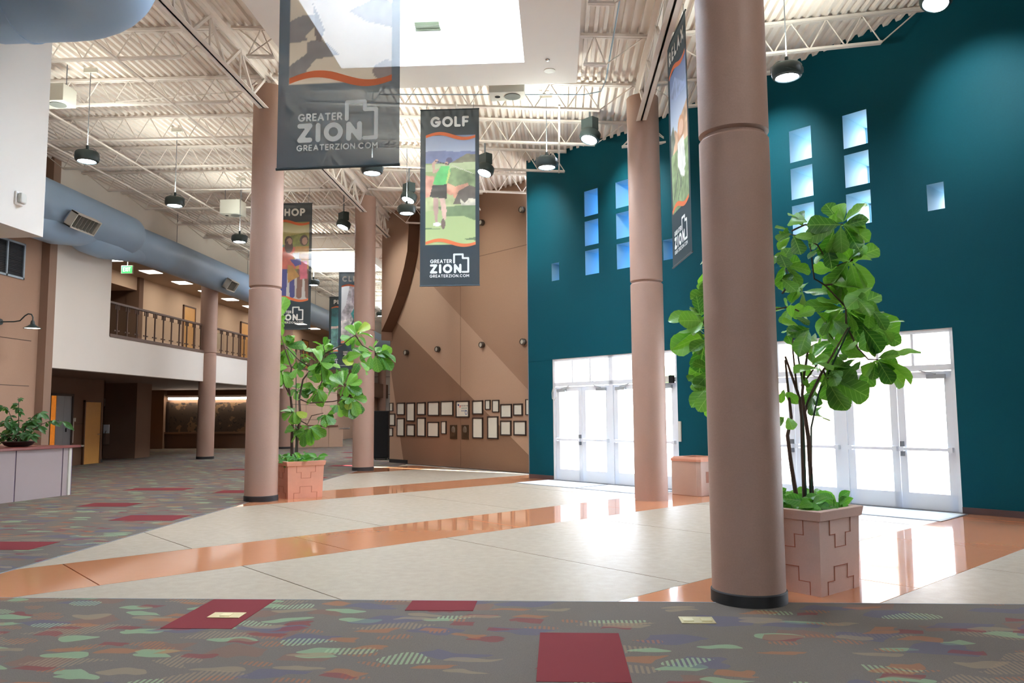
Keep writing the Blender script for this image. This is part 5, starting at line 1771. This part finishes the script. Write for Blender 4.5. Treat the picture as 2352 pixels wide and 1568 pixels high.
# mural with a strip light over it
def mural_material():
    q = NT('dark_mural')
    n1 = q.noise(1.6, 4)
    n2 = q.noise(5, 3)
    c = q.mix(q.math('GREATER_THAN', n1, .56), lin(62, 48, 38), lin(104, 80, 56))
    c = q.mix(q.math('GREATER_THAN', n2, .62), c, lin(34, 28, 24))
    q.l(c, q.b.inputs['Base Color'])
    return q.m


t = thing('mural', 'large dark mural under a strip light at the back of the mezzanine', 'mural', (-16.5, 38.2, .72))
MB().box(-2.85, 2.85, -.05, 0, .10, 1.55).build('panel', mural_material(), t)
f = MB()
f.box(-3.0, 3.0, -.16, 0, 0, .10)
f.build('ledge', mat('brown_ledge', (120, 92, 70), .7), t)
for sx in (-2.9, 2.9):
    MB().box(sx - .05, sx + .05, -.08, 0, .1, 1.6).build('side_frame', m_frame, t)
t = thing('strip_light', 'long bright fluorescent strip light above the dark mural', 'lamp', (-16.5, 37.95, 2.42))
MB().box(-2.85, 2.85, -.03, .22, .10, .20).build('housing', m_white, t)
MB().cyl((-2.8, .02, .05), (2.8, .02, .05), .055, 12).build('tube', m_tubeglow, t)

# far counter and fittings
t = thing('far_counter', 'tan panelled service counter at the far end of the hall', 'counter', (-12.4, 39.0, 0))
a, b = Vector((-13.5, 38.3, 0)), Vector((-11.2, 39.4, 0))
d = (b - a).normalized()
nr = Vector((-d.y, d.x, 0))
for k in range(4):
    p, q = a + d * (2.86 * k / 4 + .01), a + d * (2.86 * (k + 1) / 4 - .01)
    MB().prism([(v.x, v.y) for v in (p, q, q + nr * .06, p + nr * .06)], 0, 1.02).build('front_panel', m_tan, t, world=True)
p, q = a + nr * .06, b + nr * .06
MB().prism([(v.x, v.y) for v in (p, q, q + nr * .5, p + nr * .5)], 0, 1.02).build('body', m_tan, t, world=True)
p, q = a - nr * .05 - d * .05, b - nr * .05 + d * .05
MB().prism([(v.x, v.y) for v in (p, q, q + nr * .7, p + nr * .7)], 1.02, 1.10).build('worktop', mat('brown_worktop', (120, 78, 62), .4), t, world=True)
e = b + d * .15
MB().tube([(e.x - .2, e.y, .92), (e.x + .5, e.y, .92), (e.x + .5, e.y, 1.05)], .03, 8).build('tap_rail', m_chrome, t, world=True)
t = thing('far_service_door', 'narrow brown and cream door beyond the far counter', 'door', (-13.7, 46.4, 0))
MB().box(-.3, .12, -.06, 0, 0, 2.2).build('frame', m_doorframe, t)
MB().box(.02, .3, -.04, .02, 0, 2.2).build('leaf', m_vent, t)

# ---------------------------------------------------------------- fittings on the left brown wall and bulkhead
wi = MB()
y0, y1, z0, z1 = 16.9, 18.78, 5.05, 5.96
for a, b, c, d in ((y0, y1, z0, z0 + .05), (y0, y1, z1 - .05, z1), (y0, y0 + .05, z0, z1), (y1 - .05, y1, z0, z1), (18.12, 18.17, z0, z1)):
    wi.box(LX - .02, LX + .04, a, b, c, d)
wq = wi.build('window_30', mat('pale_blue_frame', (160, 174, 186), .4), kind='structure')
wq['label'] = 'dark louvred window high on the brown wall at the left edge'
MB().box(LX - .01, LX + .005, y0 + .04, y1 - .04, z0 + .04, z1 - .04).build('dark_pane', mat('dark_glass', (30, 36, 42), .3), wq)
m_slat = mat('dark_blind_slat', (58, 62, 68), .5)
sl0 = None
for k in range(19):
    z = z0 + .07 + k * .042
    mw = Matrix.Translation((LX + .02, (y0 + y1) / 2, z)) @ Matrix.Rotation(.6, 4, 'Y')
    if sl0 is None:
        sl0 = MB().box(-.014, .014, -.88, .88, -.002, .002).build('blind_slat', m_slat, wq)
        sl0.matrix_basis = mw
    else:
        child(sl0, wq, mw)
t = thing('gooseneck_lamp', 'black gooseneck wall lamp with a cone shade at the left edge', 'lamp', (LX, 18.05, 3.9))
MB().lathe([(0, .03), (.07, .03), (.08, 0)], 20).build('wall_plate', m_lampbody, t).matrix_basis = Matrix.Rotation(PI / 2, 4, 'Y')
MB().tube([(0, 0, 0), (.35, 0, 0), (.5, 0, .02), (.62, 0, .14), (.70, 0, .185), (.78, 0, .17), (.82, 0, .10), (.82, 0, .0)], .016, 8).build('arm', m_lampbody, t, smooth=True)
sh_ = MB().lathe([(.03, .02), (.045, -.02), (.05, -.07), (.10, -.11), (.19, -.165), (.20, -.175), (.19, -.172), (.1, -.12), (.04, -.08)], 28, (.82, 0)).build('shade', m_lampbody, t, smooth=True)
MB().lathe([(0, -.16), (.17, -.163), (.17, -.158), (0, -.155)], 20, (.82, 0)).build('bulb', mat('warm_lit_bulb', (255, 250, 240), .5, emit=((255, 246, 226), 5)), t)
t = thing('wall_strobe', 'small white alarm strobe on the white bulkhead', 'alarm', (-7.0, 9.62, 4.44))
MB().box(0, .03, -.07, .07, -.09, .09).build('back_box', m_white, t, bevel=.01)
MB().box(.03, .09, -.055, .055, -.07, .07).build('lens', m_vent, t, bevel=.02)

# brass floor boxes let into the carpet
for k, (x, y, w, h) in enumerate(((-2.67, 6.31, .26, .16), (1.05, 6.28, .26, .19))):
    t = thing('floor_box', ['brass floor outlet plate on the burgundy carpet square', 'brass floor outlet plate in the patterned carpet left of the nearest column'][k], 'outlet', (x, y, .008 if k == 0 else .005), group='brass floor outlets')
    MB().box(-w / 2, w / 2, -h / 2, h / 2, 0, .006).build('plate', m_brass, t, bevel=.002)
    for sx in ((-.07, .07) if k else (0,)):
        MB().box(sx - .04, sx + .04, -.045, .045, .006, .010).build('lid', mat_lid if k else (mat_lid := mat('pale_brass_lid', (222, 208, 160), .3, metal=.4)), t)

# small controls on the teal wall and door frames
t = thing('door_alarm_box', 'small black and white alarm box on the far door frame', 'alarm', uvw(-10.12, WS + .0, 2.30), WROT)
MB().box(-.16, -.02, -.05, 0, -.06, .07).build('white_case', m_vent, t)
MB().box(-.02, .09, -.06, 0, -.08, .08).build('black_case', m_black, t)
tag(MB().box(-.03, .03, -.03, 0, 0, .42).build('card_reader', m_vent, loc=uvw(-9.92, WS, 1.0), rotz=WROT), 'slim white card reader right of the far doors', 'card reader')
t = thing('door_cable', 'loose white cable loop hanging at the left far door frame', 'cable', uvw(-13.62, WS - .02, 2.0), WROT)
MB().tube([(-.02, 0, .22), (-.05, -.01, .1), (-.04, -.01, -.04), (.03, -.01, -.08), (.10, -.01, .0), (.11, -.01, .1), (.08, -.01, .22)], .008, 5).build('wire', m_vent, t)

# a palm outside the doors
t = thing('palm_tree', 'faint green palm tree standing outside the far glass doors', 'tree', uvw(-14.6, WS + 6.5, 0))
MB().tube([(0, 0, -.02), (.05, 0, 1.2), (.02, .05, 2.4)], [.20, .16, .14], 12).build('trunk', m_bark, t, smooth=True)
m_palm = mat('palm_green', (104, 140, 74), .6)
for k in range(14):
    a = 2 * PI * k / 14
    fr = MB()
    pts = [Vector((.02 + math.cos(a) * r_, .05 + math.sin(a) * r_, 2.4 + .9 * math.sin(min(1.0, r_ / 1.1) * 1.9) - .35 * r_ * r_)) for r_ in (.05, .4, .8, 1.2, 1.55)]
    side = Vector((-math.sin(a), math.cos(a), 0))
    ws = (.03, .22, .30, .22, .02)
    vs_ = []
    for p_, w_ in zip(pts, ws):
        vs_ += [p_ - side * w_ + Vector((0, 0, -.12 * w_ * 4)), p_, p_ + side * w_ + Vector((0, 0, -.12 * w_ * 4))]
    fr.add(vs_, [(3 * i + j, 3 * i + j + 1, 3 * i + j + 4, 3 * i + j + 3) for i in range(4) for j in range(2)])
    fr.build('frond', m_palm, t)
# ---------------------------------------------------------------- hanging banners
BW, BH = 1.14, 3.45


def banner_material(see):
    q = NT('printed_banner_cloth')
    at = q.n('Attribute', attribute_name='print')
    q.l(at.outputs['Color'], q.b.inputs['Base Color'])
    q.b.inputs['Roughness'].default_value = .75
    q.b.inputs['Specular IOR Level'].default_value = .2
    tl = q.n('BsdfTranslucent')
    q.l(at.outputs['Color'], tl.inputs[0])
    m1 = q.n('MixShader')
    m1.inputs[0].default_value = .4
    q.l(q.b.outputs[0], m1.inputs[1])
    q.l(tl.outputs[0], m1.inputs[2])
    tr = q.n('BsdfTransparent')
    m2 = q.n('MixShader')
    m2.inputs[0].default_value = see
    q.l(m1.outputs[0], m2.inputs[1])
    q.l(tr.outputs[0], m2.inputs[2])
    q.l(m2.outputs[0], q.o.inputs['Surface'])
    return q.m


m_banner = banner_material(.06)
m_banner_sheer = banner_material(.10)
GX, GZ = BW / 508.0, BH / 1500.0          # canvas units: x 18..526, y 25 (top) .. 1525 (bottom)


def cx_(px):
    return (px - 272) * GX


def cz_(py):
    return (1525 - py) * GZ


class Canvas:
    """paints the printed picture on the vertices of the cloth"""

    def __init__(s, nx=84, nz=252):
        s.nx, s.nz = nx, nz
        xs = np.linspace(18, 526, nx)
        ys = np.linspace(1525, 25, nz)
        s.X, s.Y = np.meshgrid(xs, ys)
        s.C = np.zeros((nz, nx, 3)) + np.array((62, 73, 78.0))
        s.pic = (s.X > 66) & (s.X < 494) & (s.Y > 250) & (s.Y < 1180)
        s.rng = np.random.RandomState(3)
        s.N = s.smooth(9) * .6 + s.smooth(22) * .4

    def smooth(s, n):
        r = s.rng.rand(n * 3 + 2, n + 2)
        fy = (s.Y - 25) / 1500 * n * 3
        fx = (s.X - 18) / 508 * n
        i, j = np.minimum(fy.astype(int), n * 3), np.minimum(fx.astype(int), n)
        a, b = fy - i, fx - j
        return (r[i, j] * (1 - a) * (1 - b) + r[i + 1, j] * a * (1 - b) + r[i, j + 1] * (1 - a) * b + r[i + 1, j + 1] * a * b)

    def put(s, mask, col, noise=0.0):
        m = mask & s.pic
        c = np.array(col, float)
        s.C[m] = (c[None, :] * (1 + noise * (s.N[m][:, None] - .5) * 2))

    def all(s, c0, c1, y0=250, y1=1180):
        f = np.clip((s.Y - y0) / (y1 - y0), 0, 1)[..., None]
        m = s.pic & (s.Y >= y0) & (s.Y <= y1)
        s.C[m] = (np.array(c0, float) * (1 - f) + np.array(c1, float) * f)[m]

    def poly(s, pts, col, noise=0.0):
        inside = np.zeros_like(s.X, bool)
        n = len(pts)
        for k in range(n):
            (xa, ya), (xb, yb) = pts[k], pts[(k + 1) % n]
            if ya == yb:
                continue
            cond = (s.Y > min(ya, yb)) & (s.Y <= max(ya, yb)) & (s.X < (xb - xa) * (s.Y - ya) / (yb - ya) + xa)
            inside ^= cond
        s.put(inside, col, noise)

    def disc(s, x, y, rx, ry, col, noise=0.0):
        s.put(((s.X - x) / rx) ** 2 + ((s.Y - y) / ry) ** 2 < 1, col, noise)

    def line(s, pts, w, col):
        for (xa, ya), (xb, yb) in zip(pts, pts[1:]):
            L = math.hypot(xb - xa, yb - ya)
            t_ = np.clip(((s.X - xa) * (xb - xa) + (s.Y - ya) * (yb - ya)) / (L * L), 0, 1)
            s.put(np.hypot(s.X - xa - t_ * (xb - xa), s.Y - ya - t_ * (yb - ya)) < w / 2, col)


def figure(c, x, y, h, hair, coat, legs, skin=(206, 160, 138)):
    """a small printed person: head, coat and legs"""
    w = h * .11
    c.line([(x - w * .5, y + h * .5), (x - w * .6, y + h * .95)], w * .8, legs)
    c.line([(x + w * .5, y + h * .5), (x + w * .7, y + h * .95)], w * .8, legs)
    c.poly([(x - w, y + h * .17), (x + w, y + h * .17), (x + w * 1.15, y + h * .53), (x - w * 1.15, y + h * .53)], coat, .15)
    c.line([(x - w, y + h * .2), (x - w * 1.4, y + h * .42)], w * .5, coat)
    c.disc(x, y + h * .08, w * .62, h * .085, hair)
    c.disc(x + w * .1, y + h * .09, w * .4, h * .06, skin)


def paint_golf(c):
    c.all((138, 152, 186), (196, 208, 222), 250, 440)
    c.all((150, 166, 110), (178, 196, 128), 440, 1180)
    c.poly([(60, 385), (180, 378), (330, 392), (420, 385), (500, 395), (500, 480), (60, 490)], (118, 128, 168), .1)
    c.poly([(250, 510), (330, 460), (420, 410), (500, 420), (500, 520), (250, 530)], (128, 124, 98), .25)
    c.poly([(60, 500), (500, 480), (500, 545), (60, 560)], (192, 206, 150), .08)
    c.poly([(200, 540), (320, 530), (400, 560), (500, 590), (500, 720), (240, 740)], (124, 144, 96), .3)
    c.poly([(60, 590), (140, 600), (135, 690), (100, 780), (60, 790)], (216, 152, 128), .3)
    c.poly([(235, 650), (320, 690), (430, 660), (440, 700), (330, 800), (240, 740)], (214, 146, 116), .35)
    c.poly([(60, 780), (300, 760), (330, 870), (60, 900)], (178, 186, 130), .2)
    c.poly([(300, 840), (350, 730), (440, 680), (500, 700), (500, 850)], (92, 82, 72), .25)
    c.poly([(360, 790), (400, 830), (440, 790), (500, 800), (500, 850), (370, 850)], (206, 196, 172), .3)
    c.poly([(170, 860), (500, 850), (500, 985), (400, 945), (240, 940)], (104, 124, 84), .12)
    c.poly([(60, 1040), (190, 1042), (190, 1052), (60, 1050)], (96, 122, 78))
    c.poly([(380, 1140), (500, 1120), (500, 1150)], (96, 116, 80))
    c.line([(285, 505), (470, 580)], 5, (226, 222, 200))
    c.disc(268, 465, 27, 27, (92, 88, 118))
    c.disc(245, 492, 16, 18, (212, 164, 142))
    c.line([(195, 540), (135, 560), (133, 490), (160, 462)], 24, (212, 166, 144))
    c.line([(150, 470), (260, 500)], 9, (80, 74, 72))
    c.poly([(198, 510), (268, 515), (282, 560), (248, 672), (124, 670), (160, 575)], (104, 208, 112), .12)
    c.poly([(268, 525), (278, 580), (252, 660), (240, 660)], (202, 220, 120))
    c.poly([(124, 672), (246, 670), (246, 792), (100, 776)], (66, 62, 56), .1)
    c.poly([(132, 782), (176, 786), (172, 900), (166, 995), (150, 995), (134, 890)], (186, 146, 132), .1)
    c.poly([(182, 786), (230, 790), (246, 890), (238, 970), (212, 970), (196, 850)], (222, 180, 160), .1)
    c.disc(164, 1008, 36, 17, (232, 226, 222))
    c.disc(216, 1006, 18, 44, (112, 92, 84))


def paint_shop(c):
    c.all((172, 164, 88), (196, 186, 110), 250, 520)
    c.all((150, 156, 88), (120, 136, 78), 520, 860)
    c.all((214, 208, 204), (206, 204, 200), 860, 1180)
    c.poly([(240, 420), (440, 380), (500, 470), (500, 600), (280, 560)], (126, 136, 66), .35)
    figure(c, 92, 380, 800, (52, 42, 40), (58, 148, 160), (76, 84, 150), (120, 84, 70))
    figure(c, 240, 420, 740, (70, 52, 50), (216, 100, 84), (62, 66, 140), (204, 156, 134))
    figure(c, 430, 410, 760, (70, 54, 50), (206, 146, 72), (134, 92, 80), (200, 152, 128))
    c.disc(245, 545, 52, 75, (84, 62, 60))
    c.disc(258, 480, 26, 40, (208, 160, 138))
    c.poly([(370, 720), (470, 720), (480, 930), (390, 935)], (226, 106, 128), .12)
    c.poly([(290, 620), (375, 620), (380, 720), (340, 730)], (236, 232, 226))
    c.poly([(260, 700), (395, 690), (400, 760), (330, 780)], (72, 70, 156))
    c.poly([(232, 760), (290, 770), (385, 900), (300, 940), (240, 980)], (190, 136, 70), .15)


def paint_climb(c):
    c.all((206, 204, 200), (150, 140, 140))
    c.poly([(200, 250), (500, 250), (500, 1180), (60, 1180), (60, 700), (140, 560), (170, 400)], (146, 134, 134), .6)
    c.poly([(250, 300), (420, 260), (440, 520), (300, 620), (240, 500)], (118, 100, 104), .5)
    c.poly([(60, 820), (300, 760), (420, 900), (300, 1180), (60, 1180)], (190, 178, 170), .5)
    c.line([(300, 620), (250, 700), (290, 800)], 40, (34, 120, 116))
    c.line([(290, 790), (230, 900), (260, 980)], 30, (60, 66, 80))
    c.disc(310, 580, 24, 28, (190, 150, 130))


def paint_play(c):
    c.all((40, 116, 126), (70, 140, 140))
    c.poly([(60, 250), (500, 250), (500, 520), (60, 430)], (44, 104, 116), .3)
    c.poly([(60, 640), (500, 620), (500, 660), (60, 690)], (220, 190, 180), .2)
    c.poly([(60, 690), (500, 660), (500, 1180), (60, 1180)], (84, 136, 132), .4)
    figure(c, 250, 850, 260, (60, 50, 60), (116, 84, 170), (84, 70, 150))
    c.disc(150, 1110, 60, 34, (226, 220, 226))


def paint_relax(c):
    c.all((104, 126, 178), (210, 220, 230), 250, 720)
    c.poly([(60, 380), (200, 300), (420, 430), (500, 400), (500, 480), (200, 460)], (150, 166, 204), .25)
    c.poly([(60, 700), (160, 640), (240, 690), (330, 620), (500, 560), (500, 820), (60, 860)], (206, 162, 128), .3)
    c.poly([(60, 650), (130, 600), (170, 720), (100, 800), (60, 800)], (112, 118, 104), .4)
    c.poly([(60, 790), (500, 800), (500, 1180), (60, 1180)], (132, 152, 104), .35)
    c.line([(120, 1090), (250, 900), (300, 1060)], 12, (84, 82, 76))
    c.line([(220, 1120), (400, 880)], 12, (84, 82, 76))
    c.disc(330, 700, 90, 90, (196, 140, 104), .2)
    c.disc(340, 690, 56, 50, (220, 172, 144))
    c.poly([(230, 760), (400, 760), (430, 960), (330, 1010), (220, 900)], (226, 222, 214), .12)
    c.line([(260, 800), (300, 960), (390, 1000)], 40, (232, 228, 222))


def paint_dunes(c):
    c.all((176, 158, 136), (180, 160, 136))
    k = lambda pts: [(66 + (x - 72) * 428 / 922.0, 1180 - (740 - y) * 1.28 * 428 / 922.0) for x, y in pts]
    for pts, col in (((72, 300), (160, 265), (290, 262), (290, 350), (215, 400), (225, 440), (72, 455)), (112, 104, 98)), \
            (((72, 610), (230, 530), (222, 450), (330, 430), (420, 470), (520, 550), (300, 575), (200, 680), (72, 720)), (112, 104, 98)), \
            (((270, 180), (330, 270), (380, 370), (350, 450), (300, 440), (290, 270)), (98, 86, 80)), \
            (((72, -60), (72, -400), (500, -400), (700, -100), (420, 40), (250, 60)), (120, 110, 102)), \
            (((830, 640), (940, 600), (1000, 620), (1000, 760), (880, 750), (820, 690)), (116, 100, 92)), (((600, 250), (900, 150), (1000, 220), (1000, 380), (760, 330)), (122, 110, 102)):
        c.poly(k(pts), col, .12)


def wave(mb, x0, x1, z, amp, th):
    n = 30
    top = []
    bot = []
    for i in range(n + 1):
        f = i / n
        x = x0 + (x1 - x0) * f
        c = math.sin((f - .02) * 2 * PI * .96) * amp - (.35 * amp if f < 0 else 0)
        top.append((x, z + c + th * .5))
        bot.append((x, z + c - th * .5 * (1.15 - .3 * math.cos(f * 2 * PI))))
    mb.add([(x, -.009, zz) for x, zz in top] + [(x, -.009, zz) for x, zz in bot], [(n + 1 + i, n + 2 + i, i + 1, i) for i in range(n)])


def banner(title, label, loc, rotz, painter, w=BW, h=BH, sheer=False, hang=(0.0, .16)):
    kx, kz = w / BW, h / BH
    t = thing('hanging_banner', label, 'banner', loc, rotz, 'hanging banners')
    c = Canvas()
    painter(c)
    c.C[c.pic] = c.C[c.pic] * .80 + np.array((196, 196, 190)) * .20 if title else c.C[c.pic]
    me = bpy.data.meshes.new('cloth')
    nx, nz = c.nx, c.nz
    xs = (c.X - 272) * GX * kx
    zs_ = (1525 - c.Y) * GZ * kz
    ys = .004 * np.sin(xs * 9 + zs_ * 1.7) * np.minimum(1, zs_)
    co = np.stack([xs, ys, zs_], -1).reshape(-1, 3)
    idx = np.arange(nx * nz).reshape(nz, nx)
    faces = np.stack([idx[:-1, :-1], idx[:-1, 1:], idx[1:, 1:], idx[1:, :-1]], -1).reshape(-1, 4)
    me.from_pydata(co.tolist(), [], faces.tolist())
    a = me.color_attributes.new('print', 'FLOAT_COLOR', 'POINT')
    sr = np.clip(c.C.reshape(-1, 3) / 255, 0, 1)
    rgb = np.where(sr <= .04045, sr / 12.92, ((sr + .055) / 1.055) ** 2.4)
    a.data.foreach_set('color', np.concatenate([rgb, np.ones((len(rgb), 1))], 1).astype(np.float32).ravel())
    me.materials.append(m_banner_sheer if sheer else m_banner)
    me.polygons.foreach_set('use_smooth', [True] * len(faces))
    cl = bpy.data.objects.new('cloth', me)
    COL.objects.link(cl)
    cl.parent = t
    Y = -.010
    lines = [('GREATER', 106, 291, 1337, 1305, .0155), ('ZION', 104, 373, 1423, 1345, .046), ('GREATERZION.COM', 102, 438, 1457, 1432, .0105)]
    if title:
        half = {'GOLF': 166, 'SHOP': 168, 'CLIMB': 196, 'PLAY': 160, 'RELAX': 200}[title]
        lines.append((title, 272 - half, 272 + half, 178, 86, .05))
    for text, xa, xb, ya, yb, sw in lines:
        p = MB()
        write(p, text, cx_(xa) * kx, cx_(xb) * kx, cz_(ya) * kz, cz_(yb) * kz, Y, sw * kx)
        p.build('lettering', m_letter, t)
    p = MB()
    stroke(p, [(cx_(x) * kx, cz_(y) * kz) for x, y in ((310, 1334), (310, 1266), (384, 1266), (384, 1298), (431, 1298), (431, 1413), (382, 1413))], .036 * kx, Y)
    p.build('emblem', m_letter, t)
    for z in (256, 1166):
        p = MB()
        wave(p, cx_(66) * kx, cx_(494) * kx, cz_(z) * kz, 24 * GZ * kz, 26 * GZ * kz)
        p.build('wave_stripe', m_orange, t)
    for z in (0.0, h):
        MB().cyl((-w / 2 - .005, 0, z), (w / 2 + .005, 0, z), .013, 8).build('hem_rod', m_hem, t)
    for sx in (-.40, .40):
        MB().tube([(sx * w, 0, h), (sx * w, hang[0], h + hang[1])], .005, 4).build('hanging_wire', m_aludark, t)
    return t


m_hem = mat('dark_slate_hem', (60, 72, 78), .7)
banner('GOLF', 'hanging banner reading GOLF, golfer in a green shirt seen from behind', (-2.02, 14.62, 4.03), 0, paint_golf, hang=(.13, .20))
banner('', 'large see-through banner nearest the camera, cut by the picture top', (-1.96, 6.80, 3.83), math.radians(-2.5), paint_dunes, sheer=True)
banner('SHOP', 'hanging banner reading SHOP, friends with shopping bags, beside the left column', (-7.17, 20.55, 3.9), 0, paint_shop, sheer=True, hang=(.12, .50))
banner('CLIMB', 'hanging banner reading CLIMB, partly hidden by the second left column', (-7.53, 28.5, 3.45), 0, paint_climb, hang=(.08, .95))
banner('PLAY', 'farthest hanging banner with teal water print, left of the CLIMB banner', (-10.22, 36.4, 3.75), 0, paint_play, hang=(.05, .70))
banner('RELAX', 'hanging banner reading RELAX seen edge-on above the round column at the doors', (1.845, 11.45, 3.82), math.radians(-86), paint_relax, w=1.24, h=3.5)
